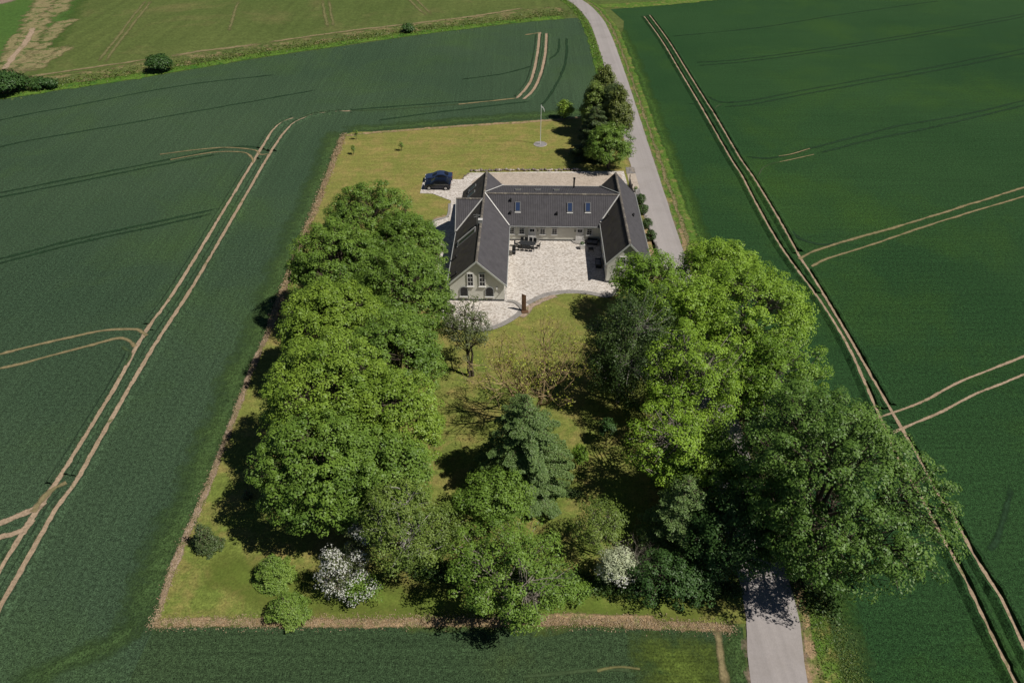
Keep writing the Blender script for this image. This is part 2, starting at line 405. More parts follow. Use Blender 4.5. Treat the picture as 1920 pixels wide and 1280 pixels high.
# road centre line, surveyed
road_l = A((1062, 0), (1092, 22), (1110, 45), (1123, 80), (1132, 105), (1152, 165), (1182, 245), (1183, 290), (1194.5, 346), (1210, 402), (1230, 462))
road_r = A((1095, 0), (1122, 22), (1138, 48), (1150, 80), (1162, 110), (1181, 162), (1210, 250), (1224, 300), (1249, 366), (1263, 402), (1283, 462))
RC = [Vector((-30, 330)), Vector((-8, 290)), Vector((7, 262))]
RC = [Vector((-38, 345, 0)), Vector((-14, 300, 0)), Vector((8, 260, 0)), Vector((19.4, 236, 0)), Vector((23.2, 218, 0)), Vector((24.2, 202, 0)), Vector((24.3, 180, 0)), Vector((24.0, 155, 0)),
      Vector((23.6, 130, 0)), Vector((23.3, 110, 0)), Vector((23.0, 92, 0)), Vector((22.8, 70, 0)), Vector((22.3, 50, 0)), Vector((21.9, 34, 0)), Vector((20.6, 26, 0)), Vector((19.0, 10, 0)), Vector((16, -40, 0))]
def roadx(y):
    for a, b in zip(RC[:-1], RC[1:]):
        if b.y <= y <= a.y: return a.x + (b.x - a.x) * (y - a.y) / (b.y - a.y)
    return 22

fl = [(-400, 20)] + []
# left field
far_edge = A((-300, 232), (0, 187), (120, 168), (213, 155), (333, 135), (500, 107), (640, 87), (800, 64), (950, 46), (1050, 36), (1090, 36), (1108, 60), (1114, 90))
lf = [Vector((-500, 60, 0)), Vector((-500, 210, 0))] + smooth(far_edge, 3)[0:] + [Vector((20.5, 165, 0)), Vector((20, 150, 0)), Vector((18, 140, 0)), Vector((-30, 128, 0)), Vector((-28, 60, 0)), Vector((-29.5, 31, 0)), Vector((-33, -60, 0)), Vector((-500, -60, 0))]
sheet('crop_field', lf, 0.0, M['field_left'], label='dense blue-green cereal crop field left of the garden')
# right field
rf = [Vector((25.6, y, 0)) for y in (-60, 30)] + [Vector((roadx(y) + 4.0, y, 0)) for y in range(40, 200, 10)] + A((1170, 40), (1145, 18), (1300, 4), (1500, -12), (2300, -75)) + [Vector((600, 250, 0)), Vector((600, -60, 0))]
sheet('crop_field', rf, 0.0, M['field_right'], label='deep green cereal crop field right of the road')
ff = [Vector((-33, -60, 0)), Vector((-29.5, 31, 0)), Vector((19, 31, 0)), Vector((17, 20, 0)), Vector((14, -60, 0))]
sheet('crop_field', ff, .004, M['field_front'], label='grey-green crop field in front of the garden')
# lawn
lawn_b = A((290, 1170), (330, 1050), (378, 940), (420, 835), (470, 700), (505, 620), (540, 520), (568, 450), (600, 370), (622, 310), (645, 253), (700, 247), (850, 236), (1000, 226), (1060, 222), (1110, 217), (1175, 215))
lawn = smooth(lawn_b, 2) + [Vector((21.5, 140, 0)), Vector((21.3, 100, 0)), Vector((20.8, 60, 0)), Vector((20.2, 40, 0)), Vector((19.6, 31.3, 0))]
sheet('lawn', lawn, .02, M['lawn'])

# front lawn tinted greener towards the bottom
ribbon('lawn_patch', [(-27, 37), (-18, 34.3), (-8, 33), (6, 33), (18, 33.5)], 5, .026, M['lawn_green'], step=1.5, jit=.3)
# road, its soiled edges and verges
RP = smooth(RC, 4)
ribbon('verge', [(p.x + 3.3, p.y) for p in RP], 3.4, .022, M['rough_grass'], step=2, jit=.3, sm=False)
ribbon('verge', [(p.x - 3.1, p.y) for p in RP if p.y > 128], 3.2, .024, M['bright_grass'], step=2, jit=.3, sm=False)
ribbon('verge', [(18.6, 31.5), (17.9, 27), (16.4, 18), (15, 0)], 3.0, .026, M['crop_edge'], step=1, jit=.3)
ribbon('verge', A((1505, 1110), (1560, 1180), (1600, 1290)), 5.0, .021, M['crop_edge'], step=1, jit=.4)
ribbon('verge', [(p.x + 2.75, p.y) for p in RP if p.y < 100], 1.3, .030, M['dry_grass'], step=1, jit=.9, sm=False)
ribbon('verge', [(p.x + 3.3, p.y) for p in RP if p.y > 60], .9, .031, M['thin_soil'], step=1, jit=.9, sm=False)
ribbon('road_edge', [(p.x, p.y) for p in RP], 5.3, .034, M['road_edge'], step=2, jit=.06, sm=False)
def plain_strip(name, pts, w, z, mat, step=2, jit=.03):
    o = ribbon(name, pts, w, z, mat, step=step, jit=jit, sm=False); return o
plain_strip('road', [(p.x, p.y) for p in RP], 4.35, .045, M['asphalt'])
# garden borders
lb = [at(x, y) for x, y in ((290, 1170), (330, 1050), (378, 940), (420, 835), (470, 700), (505, 620))]
ribbon('dirt_strip', lb, .75, .034, M['bare_soil'], step=.6, jit=.5)
ribbon('dry_strip', A((505, 620), (540, 520), (568, 450), (600, 370), (622, 310), (645, 253)), 1.2, .034, M['dry_grass'], step=.8, jit=.4)
ribbon('dry_strip', A((645, 255), (700, 249), (850, 238), (1000, 228), (1100, 220)), 1.2, .035, M['dry_grass'], step=.8, jit=.4)
ribbon('dry_strip', A((286, 1168), (420, 1166), (560, 1167), (740, 1168), (920, 1166), (1090, 1164), (1240, 1172), (1370, 1176)), 1.0, .035, M['dry_grass'], step=.5, jit=.3)
ribbon('dry_strip', A((930, 1160), (1090, 1160), (1240, 1166)), 1.2, .038, M['dry_grass'], step=.5, jit=.4)
ribbon('field_margin', A((1345, 1178), (1352, 1230), (1365, 1300)), .9, .036, M['thin_soil'], step=.5, jit=.4)
ribbon('crop_margin', A((250, 1200), (300, 1060), (350, 950), (400, 835), (450, 700), (488, 620), (520, 530), (555, 440), (590, 360), (620, 280), (635, 245)), 5.5, .012, M['crop_edge'], step=1.5, jit=.3)
ribbon('crop_margin', A((640, 246), (850, 228), (1060, 212), (1120, 208)), 5.0, .013, M['crop_edge'], step=1.5, jit=.3)
ribbon('crop_margin', A((20, 1290), (130, 1240), (215, 1205), (260, 1160)), 2.6, .013, M['crop_edge'], step=1.5, jit=.5)
ribbon('crop_margin', [(p.x + 5.6, p.y) for p in RP if p.y < 210], 3.6, .010, M['crop_edge_right'], step=2, jit=.4, sm=False)
ribbon('crop_margin', [(9, 27.6), (12, 27.2), (17.6, 26.6)], 8.5, .012, M['young_crop'], step=.5, jit=.1, taper=8)
# far edge of the left field: bright grass, scrubby bank, soil line
fe = A((-300, 226), (0, 182), (120, 163), (213, 150), (333, 130), (500, 102), (640, 82), (800, 60), (950, 42), (1060, 32))
ribbon('scrub_bank', A((-300, 212), (0, 168), (120, 150), (213, 137), (333, 115), (500, 92), (640, 72), (800, 51), (950, 32), (1060, 18)), 10, .022, M['scrub'], step=3, jit=.25)
ribbon('grass_bank', fe, 4.2, .028, M['bright_grass'], step=2, jit=.35)
ribbon('soil_line', A((0, 160), (47, 146), (130, 133), (213, 121), (290, 110)), 1.7, .034, M['thin_soil'], step=1.5, jit=.5)
ribbon('soil_line', A((318, 106), (367, 98), (430, 90), (490, 82)), 2.2, .034, M['thin_soil'], step=1.5, jit=.5)
ribbon('soil_line', A((500, 80), (583, 68), (640, 60), (750, 47), (880, 32), (985, 15)), 1.8, .034, M['thin_soil'], step=1.5, jit=.6)
# far meadow: bright corner, bare curving tracks
ribbon('meadow_corner', A((-70, 130), (-10, 70), (40, 10), (90, -40)), 38, .010, M['meadow_bright'], step=3)
for pts, w in (([(8, 135), (30, 105), (55, 70), (68, 35), (88, 0), (105, -25)], 8.5), ([(25, 140), (60, 105), (85, 75), (110, 50), (140, 35)], 6),
               ([(38, 135), (75, 105), (100, 88)], 6), ([(60, 135), (95, 108), (135, 85)], 4), ([(90, 35), (115, 10), (135, -10)], 7), ([(12, 95), (25, 75), (36, 62)], 3)):
    ribbon('bare_patch', A(*pts), w, .016 + random.random() * .004, M['patch_soil'], step=2, jit=.5)
ribbon('soil_line', A((8, 132), (20, 112), (38, 92), (52, 75), (62, 50)), 2.0, .03, M['track_soil'], step=1.5, jit=.5)
for pts in ([(197, 118), (212, 95), (235, 65), (262, 30), (285, 0)], [(183, 118), (200, 95), (225, 65), (250, 30), (275, 0)], [(430, 62), (438, 30), (448, 0)], [(615, 55), (608, 20), (604, 0)], [(626, 55), (620, 20), (616, 0)], [(800, 30), (775, 8), (760, -10)], [(812, 30), (790, 8), (772, -10)]):
    ribbon('wheel_mark', A(*pts), 1.3, .03, M['meadow_line'], step=2, jit=.5)
ribbon('gravel_patch', A((-40, 10), (0, 3), (20, -5)), 9, .03, M['road_edge'], step=2)
ribbon('far_track', A((1120, 12), (1220, 8), (1320, -2), (1500, -18)), 6, .02, M['rough_grass'], step=3, jit=.3)

# ------------------------------------------------------------------ wheel tracks in the crop
TR = {
 'La': ([(553, 220), (518, 238), (487, 284), (417, 400), (332, 540), (272, 625), (220, 720), (165, 810), (125, 875), (65, 965), (0, 1070), (-60, 1170)], .56),
 'Lb': ([(660, 208), (600, 213), (567, 223), (542, 239), (509, 284), (442, 400), (360, 540), (300, 632), (250, 715), (190, 820), (145, 900), (105, 955), (60, 1035), (0, 1140), (-40, 1220)], .56),
 'Ra': ([(1207, 30), (1241, 77), (1275, 134), (1309, 191), (1320, 210), (1369, 296), (1391, 330), (1410, 367), (1447, 435), (1480, 486), (1540, 568), (1590, 650), (1640, 760), (1683, 858), (1729, 936), (1757, 989), (1807, 1081), (1849, 1169), (1902, 1276), (1920, 1320)], .34),
 'Rb': ([(1217, 28), (1252, 75), (1288, 133), (1324, 191), (1339, 214), (1387, 296), (1414, 335), (1459, 409), (1496, 476), (1518, 510), (1560, 578), (1605, 655), (1665, 760), (1722, 858), (1764, 936), (1782, 957), (1824, 1038), (1877, 1123), (1920, 1212), (1960, 1290)], .34),
 'Fa': ([(1012, 60), (1008, 100), (998, 145), (985, 168), (968, 186)], .75),
 'Fb': ([(1025, 62), (1022, 105), (1012, 145), (998, 172), (980, 188)], .75),
}
CR = {
 'c1': ([(-30, 672), (40, 654), (100, 640), (180, 622), (250, 617), (268, 623), (276, 629)], .38, 'thin_soil'),
 'c2': ([(-30, 697), (40, 682), (120, 660), (180, 645), (225, 634), (244, 640), (253, 650)], .34, 'thin_soil'),
 'c3': ([(-30, 995), (20, 972), (60, 955), (85, 940)], .55, 'track_soil'), 'c4': ([(-30, 1018), (10, 1004), (45, 992), (60, 975)], .45, 'track_soil'),
 'c5': ([(1498, 486), (1515, 476), (1537, 467), (1594, 450), (1680, 426), (1762, 401), (1912, 354), (1960, 338)], .36, 'thin_soil'),
 'c6': ([(1522, 500), (1545, 488), (1567, 480), (1650, 454), (1762, 416), (1912, 371), (1960, 358)], .30, 'thin_soil'),
 'c20': ([(1462, 304), (1490, 298), (1526, 290)], .2, 'thin_soil'), 'c21': ([(1421, 332), (1430, 316), (1445, 308), (1462, 304)], .2, 'faint_soil'), 'c22': ([(1338, 212), (1344, 200), (1354, 196)], .25, 'faint_soil'),
 'c7': ([(1625, 790), (1680, 772), (1735, 750), (1800, 716), (1860, 692), (1960, 652)], .2, 'track_soil'),
 'c8': ([(1665, 815), (1710, 796), (1765, 772), (1830, 738), (1890, 715), (1960, 685)], .2, 'track_soil'),
 'c9': ([(1460, 293), (1485, 289), (1519, 279)], .22, 'thin_soil'),
 'c10': ([(300, 290), (380, 280), (430, 277), (478, 282), (489, 290), (508, 288)], .3, 'thin_soil'),
 'c11': ([(320, 300), (400, 286), (455, 286), (472, 296), (474, 306)], .3, 'thin_soil'),
 'c12': ([(860, 196), (920, 190), (965, 185)], .4, 'thin_soil'), 'c13': ([(985, 66), (1012, 62)], .5, 'thin_soil'),
 'c14': ([(660, 208), (720, 206), (780, 202), (860, 196)], .3, 'faint_soil'),
 'c15': ([(980, 1268), (1050, 1262), (1120, 1256), (1180, 1256)], .25, 'faint_soil'), 'c16': ([(1120, 1258), (1160, 1250), (1200, 1254)], .16, 'meadow_line'),
 'c17': ([(60, 960), (90, 925), (125, 905)], .5, 'thin_soil'),
 'c19': ([(230, 650), (245, 665), (235, 685)], .3, 'faint_soil'),
}
gaps = [
 [(-30, 232), (60, 213), (127, 201), (333, 162), (520, 140)], [(-30, 283), (60, 263), (233, 233), (430, 198), (600, 168)],
 [(-30, 368), (60, 350), (167, 329), (333, 296), (433, 276), (490, 277)], [(-30, 376), (60, 358), (167, 337), (333, 303), (420, 288)],
 [(-30, 494), (60, 470), (150, 447), (300, 415), (420, 388)], [(-30, 502), (60, 478), (150, 455), (300, 423), (410, 398)],
 [(700, 237 - 10), (850, 207), (1000, 190)], [(560, 215), (700, 203), (850, 192), (960, 186)],
 [(1294, 118), (1387, 112), (1537, 92), (1725, 62), (1912, 28), (1960, 18)], [(1296, 124), (1390, 117), (1540, 97), (1728, 67), (1915, 33), (1960, 23)],
 [(1346, 193), (1406, 189), (1500, 171), (1650, 144), (1762, 124), (1912, 94), (1960, 84)], [(1350, 201), (1409, 196), (1503, 178), (1653, 151), (1765, 131), (1912, 102), (1960, 92)],
 [(1395, 293), (1440, 297), (1485, 289), (1519, 279), (1612, 255), (1687, 236), (1800, 217), (1912, 191), (1960, 180)], [(1526, 290), (1590, 273), (1650, 259), (1762, 236), (1912, 200), (1960, 190)],
 [(1256, 69), (1425, 52), (1575, 28), (1762, 2)], [(1330, 208), (1315, 197), (1290, 195)], [(1480, 430), (1500, 448), (1540, 458), (1580, 455)], [(1325, 180), (1345, 190), (1380, 193)], 
 [(1900, 900), (1870, 1010), (1850, 1030)],
 [(860, 150), (960, 135), (1040, 105), (1048, 70)], [(1010, 200), (1030, 180), (1060, 120), (1062, 70)],
]
soilpts = []
allsoil = {k: smooth(A(*v[0]), 5) for k, v in TR.items()}
allsoil.update({k: smooth(A(*v[0]), 5) for k, v in CR.items() if v[2] != 'faint_soil'})
SP = np.array([(p.x, p.y) for k in allsoil for p in resample(allsoil[k], .6)])
SID = np.array([i for i, k in enumerate(allsoil) for p in resample(allsoil[k], .6)])
for i, (k, v) in enumerate(TR.items()):
    ribbon('wheel_track', A(*v[0]), v[1] * 1.45, .04 + i * .001, M['track_soil'], step=.6, jit=.25)
for i, (k, v) in enumerate(CR.items()):
    ribbon('wheel_track', A(*v[0]), v[1] * 1.9, .05 + i * .0008, M[v[2]], step=.6, jit=.4, taper=False)
for i, g in enumerate(gaps):
    ribbon('wheel_mark', A(*g), .95, .028 + i * .0006, M['gap'], step=1.2, jit=.4)

def berm(pts, w, idx, mat, name='crop_edge', hgt=.42):
    """the standing crop on both sides of a wheel track: a low bank with a steep inner face"""
    P = resample(smooth(pts, 5), .6); n = len(P); mb = MB()
    for side in (-1, 1):
        prev = None
        for i, p in enumerate(P):
            d = (P[min(i + 1, n - 1)] - P[max(i - 1, 0)]).normalized(); s = Vector((d.y, -d.x, 0)) * side
            far = ((SP[:, 0] - (p.x + s.x * (w * .7 + .2))) ** 2 + (SP[:, 1] - (p.y + s.y * (w * .7 + .2))) ** 2)
            ok = not np.any((far < .55) & (SID != idx))
            h = hgt * (.8 + .5 * mnoise(p * .9)); j = .12 * mnoise(p * 2.1 + Vector((side * 7, 0, 0)))
            e = min(i, n - 1 - i) / 4.0; h *= min(1, e)
            row = [p + s * (w * .72 + j), p + s * (w * .72 + .08 + j) + Vector((0, 0, h * .8)), p + s * (w * .72 + .35 + j) + Vector((0, 0, h)), p + s * (w * .72 + .85) + Vector((0, 0, .0))]
            b = len(mb.v); mb.add(row, [])
            if prev is not None and ok:
                for q in range(3): mb.f.append((prev + q, prev + q + 1, b + q + 1, b + q))
            prev = b if ok else None
    return mb.build(name, mat, kind='stuff')
keys = list(allsoil)
for k in ('La', 'Lb', 'Fa', 'Fb'): berm(A(*TR[k][0]), TR[k][1] * .5 + .12, keys.index(k), M['field_left'])
for k in ('Ra', 'Rb'): berm(A(*TR[k][0]), TR[k][1] * .5 + .12, keys.index(k), M['field_right'])

# ------------------------------------------------------------------ paved yard
yard_px = [(122, 168), (375, 168), (395, 150), (430, 124), (900, 117), (1455, 113), (1478, 190), (1500, 300), (1480, 600), (1420, 930), (1340, 955), (1240, 937), (1150, 927), (1060, 927),
           (960, 942), (900, 962), (850, 987), (805, 1014), (765, 1060), (740, 1088), (690, 1124), (620, 1157), (560, 1173), (480, 1180), (400, 1174), (340, 1165), (270, 1140), (235, 1080), (225, 960), (215, 760),
           (235, 652), (190, 635), (155, 600), (142, 540), (158, 480), (205, 445), (290, 420), (305, 310), (180, 262), (98, 260)]
sheet('yard_paving', ZZ(*yard_px), .10, M['paving'], th=.12)
sheet('yard_paving', [hf(-9, 103.4), hf(16.5, 103.4), hf(16.3, 115.6), hf(3, 115.8), hf(-7.2, 115.4), hf(-9.6, 112.2)], .106, M['paving_back'])
ribbon('paving_band', ZZ((1410, 925), (1340, 945), (1240, 927), (1150, 917), (1060, 917), (960, 930), (900, 950), (850, 975), (812, 995)), .75, .112, M['kerb_band'], step=.4)
ribbon('paving_band', ZZ((775, 1040), (750, 1070), (685, 1113), (618, 1145), (560, 1162), (480, 1169), (400, 1163), (340, 1152), (275, 1130)), .75, .112, M['kerb_band'], step=.4)
ribbon('paving_band', ZZ((296, 330), (283, 412), (205, 437), (160, 478), (150, 540), (162, 596), (195, 628), (245, 645)), .45, .112, M['kerb_band'], step=.4)
ribbon('paving_band', ZZ((680, 975), (730, 985), (765, 1010), (785, 1035)), .5, .113, M['kerb_band'], step=.3)
k = MB(); k.tube([p + Vector((0, 0, .12)) for p in smooth(ZZ((672, 984), (715, 990), (750, 1012), (768, 1038)), 5)], .06, 6); k.build('step_edge', M['kerb'], kind='structure')
k = MB(); k.tube([p + Vector((0, 0, .10)) for p in smooth(ZZ((265, 1140), (300, 1156), (350, 1170)), 4)], .10, 6); k.build('step_edge', M['kerb'], kind='structure')
k = MB(); k.tube([p + Vector((0, 0, .11)) for p in smooth(ZZ((190, 634), (230, 648), (272, 650)), 4)], .05, 6); k.build('step_edge', M['kerb'], kind='structure')
ribbon('bare_ground', ZZ((1010, 940), (960, 952), (900, 975), (850, 998), (818, 1025), (800, 1060), (770, 1085)), 1.15, .06, M['bare_soil'], step=.4, jit=.4)
ribbon('bare_ground', ZZ((215, 650), (205, 760)), .9, .04, M['bare_soil'], step=.4, jit=.3)
ribbon('bare_ground', ZZ((150, 470), (200, 430), (280, 405)), 1.1, .04, M['dry_grass'], step=.4, jit=.3)
sheet('road_apron', ZZ((1478, 130), (1535, 128), (1560, 225), (1500, 225)), .052, M['paving_back'])
sheet('gravel_apron', ZZ((1468, 85), (1525, 85), (1535, 126), (1475, 130)), .052, M['gravel'])
sheet('gravel_apron', ZZ((1510, 228), (1562, 228), (1575, 285), (1535, 290)), .052, M['gravel'])
ribbon('wall_border', [hf(18.0, 101), hf(18.3, 95), hf(18.5, 88), hf(18.6, 83)], 2.2, .045, M['dry_grass'], step=.6, jit=.2)

# ------------------------------------------------------------------ farmhouse
H = empty('farmhouse', (0, 0, .1), YAW, label='pale U-shaped farmhouse with dark ribbed roofs around the paved courtyard', cat='house')
zr = 6.22
def z_lwR(x, y): return zr - (x + 6.4) * (3.6 / 3.8)
def z_lwL(x, y): return zr - (-6.4 - x) * (3.65 / 3.9)
def z_mf(x, y): return zr - (95.7 - y) * (3.6 / 3.4)
def z_mb(x, y): return zr - (y - 95.7) * .332
kR = 1.086
def z_rwL(x, y): return zr - (13.65 - x) * kR
def z_rwR(x, y): return zr - (x - 13.65) * kR
def z_cf(x, y): return 6.2 - (94.0 - y) * .97
def z_cb(x, y): return 6.2 - (y - 94.0) * .97
slopes = [
 ('LR', [(-6.4, 76.7), (-2.6, 76.7), (-2.6, 92.3), (-6.4, 95.7), (-3.8, 103.1), (-6.4, 103.1)], z_lwR, 'y', 'roof'),
 ('LL', [(-6.4, 76.7), (-6.4, 103.1), (-10.3, 103.1), (-10.3, 76.7)], z_lwL, 'y', 'roof_moss_shaded'),
 ('MF', [(-2.6, 92.3), (10.75, 92.3), (10.75, 92.72), (13.65, 95.7), (-6.4, 95.7)], z_mf, 'x', 'roof'),
 ('MB', [(-6.4, 95.7), (13.65, 95.7), (11.38, 103.1), (-3.8, 103.1)], z_mb, 'x', 'roof'),
 ('RL', [(13.65, 81.5), (13.65, 95.7), (10.75, 92.72), (10.75, 81.5)], z_rwL, 'y', 'roof_moss_shaded'),
 ('RLb', [(13.65, 95.7), (13.65, 103.1), (11.38, 103.1)], z_rwL, 'y', 'roof_moss_shaded'),
 ('RR', [(13.65, 81.5), (17.0, 81.5), (17.0, 103.1), (13.65, 103.1)], z_rwR, 'y', 'roof'),
 ('CF', [(-10.42, 94.0), (-10.42, 90.4), (-10.25, 90.4), (-6.5, 94.0)], z_cf, 'x', 'roof'),
 ('CB', [(-10.42, 94.0), (-6.5, 94.0), (-10.25, 97.6), (-10.42, 97.6)], z_cb, 'x', 'roof'),
]
for nm, poly, zf, ax, mt in slopes:
    n = len(poly); mb = MB(); top = [Vector((x, y, zf(x, y))) for x, y in poly]
    from mathutils.geometry import tessellate_polygon
    tris = tessellate_polygon([top])
    mb.add(top, [tuple(t) for t in tris]); mb.add([p - Vector((0, 0, .16)) for p in top], [tuple(i for i in t) for t in tris])
    for i in range(n):
        j = (i + 1) % n; mb.f.append((i, j, n + j, n + i))
    me = mb.mesh('roof_slope'); bm = bmesh.new(); bm.from_mesh(me); bmesh.ops.recalc_face_normals(bm, faces=bm.faces); bm.to_mesh(me); bm.free()
    sl = link('roof_slope', me, M[mt], H)
    rb = MB(); a = 0 if ax == 'x' else 1; o = 1 - a
    s0 = min(p[a] for p in poly); s1 = max(p[a] for p in poly); s = s0 + .135
    while s < s1:
        ts = []
        for i in range(n):
            p, q = poly[i], poly[(i + 1) % n]
            if (p[a] - s) * (q[a] - s) < 0: ts.append(p[o] + (q[o] - p[o]) * (s - p[a]) / (q[a] - p[a]))
        ts.sort()
        for t0, t1 in zip(ts[::2], ts[1::2]):
            def V(ss, tt, up):
                x, y = (ss, tt) if a == 0 else (tt, ss); return Vector((x, y, zf(x, y) + up))
            rb.add([V(s - .06, t0, .003), V(s, t0, .05), V(s + .06, t0, .003), V(s - .06, t1, .003), V(s, t1, .05), V(s + .06, t1, .003)], [(0, 1, 4, 3), (1, 2, 5, 4), (0, 2, 1), (3, 4, 5)])
        s += .27
    rb.build('roof_rib', M[mt], sl, kind='stuff')
# ridge caps: overlapping half-round tiles
def ridge(p, q, r=.17):
    p, q = Vector(p), Vector(q); L = (q - p).length; n = max(1, int(L / .45)); mb = MB(); d = (q - p).normalized(); sd_ = Vector((-d.y, d.x, 0))
    for i in range(n):
        a = p + d * (L * i / n); b = p + d * (L * (i + 1) / n - .02); rr = r * random.uniform(.95, 1.06)
        vs = []
        for e, sc in ((a, 1.0), (b, .9)):
            for t in range(6):
                th = math.pi * t / 5; vs.append(e + sd_ * math.cos(th) * rr * sc * 1.15 + Vector((0, 0, math.sin(th) * rr * sc * .75 - .06)))
        mb.add(vs, [(t, t + 1, 7 + t, 6 + t) for t in range(5)] + [(0, 5, 4, 3, 2, 1), (6, 7, 8, 9, 10, 11)])
    mb.build('ridge_cap', M['ridge'], H, kind='stuff')
ridge((-6.4, 76.66, zr), (-6.4, 103.15, zr)); ridge((-6.2, 95.7, zr), (13.5, 95.7, zr)); ridge((13.65, 81.45, zr), (13.65, 103.15, zr)); ridge((-10.45, 94, 6.2), (-6.6, 94, 6.2))
# metal valleys
for p, q in (((-2.6, 92.3, 2.72), (-6.3, 95.6, 6.28)), ((10.75, 92.72, 3.17), (13.55, 95.6, 6.25)), ((-6.3, 95.8, 6.3), (-3.8, 103.1, 3.88)), ((-10.3, 90.4, 2.75), (-6.55, 93.95, 6.2)), ((13.55, 95.8, 6.3), (11.38, 103.1, 3.88))):
    MB().bar(Vector(p) + Vector((0, 0, .05)), Vector(q) + Vector((0, 0, .05)), .17, .06).build('valley', M['flash'] if q[0] != 11.38 else M['lead'], H)
# walls (each wing a solid shell under its roof)
def prism_y(y0, y1, prof, mat, name):
    mb = MB(); n = len(prof)
    mb.add([(x, y0, z) for x, z in prof] + [(x, y1, z) for x, z in prof], [tuple(range(n)), tuple(range(2 * n - 1, n - 1, -1))] + [(i, n + i, n + (i + 1) % n, (i + 1) % n) for i in range(n)])
    me = mb.mesh(name); bm = bmesh.new(); bm.from_mesh(me); bmesh.ops.recalc_face_normals(bm, faces=bm.faces); bm.to_mesh(me); bm.free()
    return link(name, me, mat, H)
prism_y(77.0, 102.8, [(-10.0, 0), (-2.9, 0), (-2.9, 2.76), (-6.4, 6.05), (-10.0, 2.7)], M['wall'], 'wall')
prism_y(81.75, 102.8, [(10.95, 0), (16.75, 0), (16.75, 2.68), (13.65, 6.05), (10.95, 3.1)], M['wall'], 'wall')
mb = MB(); prof = [(92.7, 0), (102.8, 0), (102.8, 3.7), (95.7, 6.05), (92.7, 2.9)]
mb.add([(-3.2, y, z) for y, z in prof] + [(11.2, y, z) for y, z in prof], [(0, 1, 2, 3, 4), (9, 8, 7, 6, 5)] + [(i, 5 + i, 5 + (i + 1) % 5, (i + 1) % 5) for i in range(5)])
me = mb.mesh('wall'); bm = bmesh.new(); bm.from_mesh(me); bmesh.ops.recalc_face_normals(bm, faces=bm.faces); bm.to_mesh(me); bm.free(); link('wall', me, M['wall'], H)
mb = MB(); prof = [(90.8, 0), (97.2, 0), (97.2, 2.8), (94, 5.95), (90.8, 2.8)]
mb.add([(-10.2, y, z) for y, z in prof] + [(-7.2, y, z) for y, z in prof], [(0, 1, 2, 3, 4), (9, 8, 7, 6, 5)] + [(i, 5 + i, 5 + (i + 1) % 5, (i + 1) % 5) for i in range(5)])
me = mb.mesh('wall'); bm = bmesh.new(); bm.from_mesh(me); bmesh.ops.recalc_face_normals(bm, faces=bm.faces); bm.to_mesh(me); bm.free(); link('wall', me, M['wall'], H)
# plinths
mb = MB()
mb.box((-6.45, 76.985, .14), (7.16, .05, .28)); mb.box((-2.885, 84.8, .14), (.05, 15.6, .28)); mb.box((4.0, 92.685, .12), (13.7, .05, .24)); mb.box((10.935, 87.2, .12), (.05, 10.9, .24)); mb.box((13.85, 81.735, .14), (5.86, .05, .28)); mb.box((-10.015, 84, .14), (.05, 14, .28))
mb.build('plinth', M['plinth'], H)
# barge boards and eave trims
def bars(lst, name, mat, w=.06, h=.22):
    for p, q in lst: MB().bar(p, q, w, h).build(name, mat, H)
bars([((-10.32, 76.67, 2.58), (-6.4, 76.67, 6.24)), ((-6.4, 76.67, 6.24), (-2.58, 76.67, 2.62)), ((10.73, 81.47, 3.08), (13.65, 81.47, 6.24)), ((13.65, 81.47, 6.24), (17.02, 81.47, 2.6)),
      ((-10.44, 90.36, 2.62), (-10.44, 94.0, 6.13)), ((-10.44, 94, 6.13), (-10.44, 97.6, 2.62))], 'barge_board', M['trim'])
for p, q in (((-2.53, 76.4, 2.62), (-2.53, 92.2, 2.62)), ((-10.38, 76.4, 2.56), (-10.38, 90.3, 2.56)), ((-2.5, 92.22, 2.62), (10.7, 92.22, 2.62)), ((10.67, 81.35, 3.05), (10.67, 92.5, 3.05)), ((17.08, 81.3, 2.55), (17.08, 103.1, 2.55)), ((-3.9, 103.18, 3.75), (11.4, 103.18, 3.75))):
    MB().tube([p, q], .065, 6).build('gutter', M['lead'], H)
for x, y, z in ((-2.62, 76.98, 2.6), (-2.8, 92.55, 2.6), (10.86, 81.9, 3.0)):
    MB().tube([(x, y, 0), (x, y, z)], .045, 6).build('downpipe', M['white'], H)
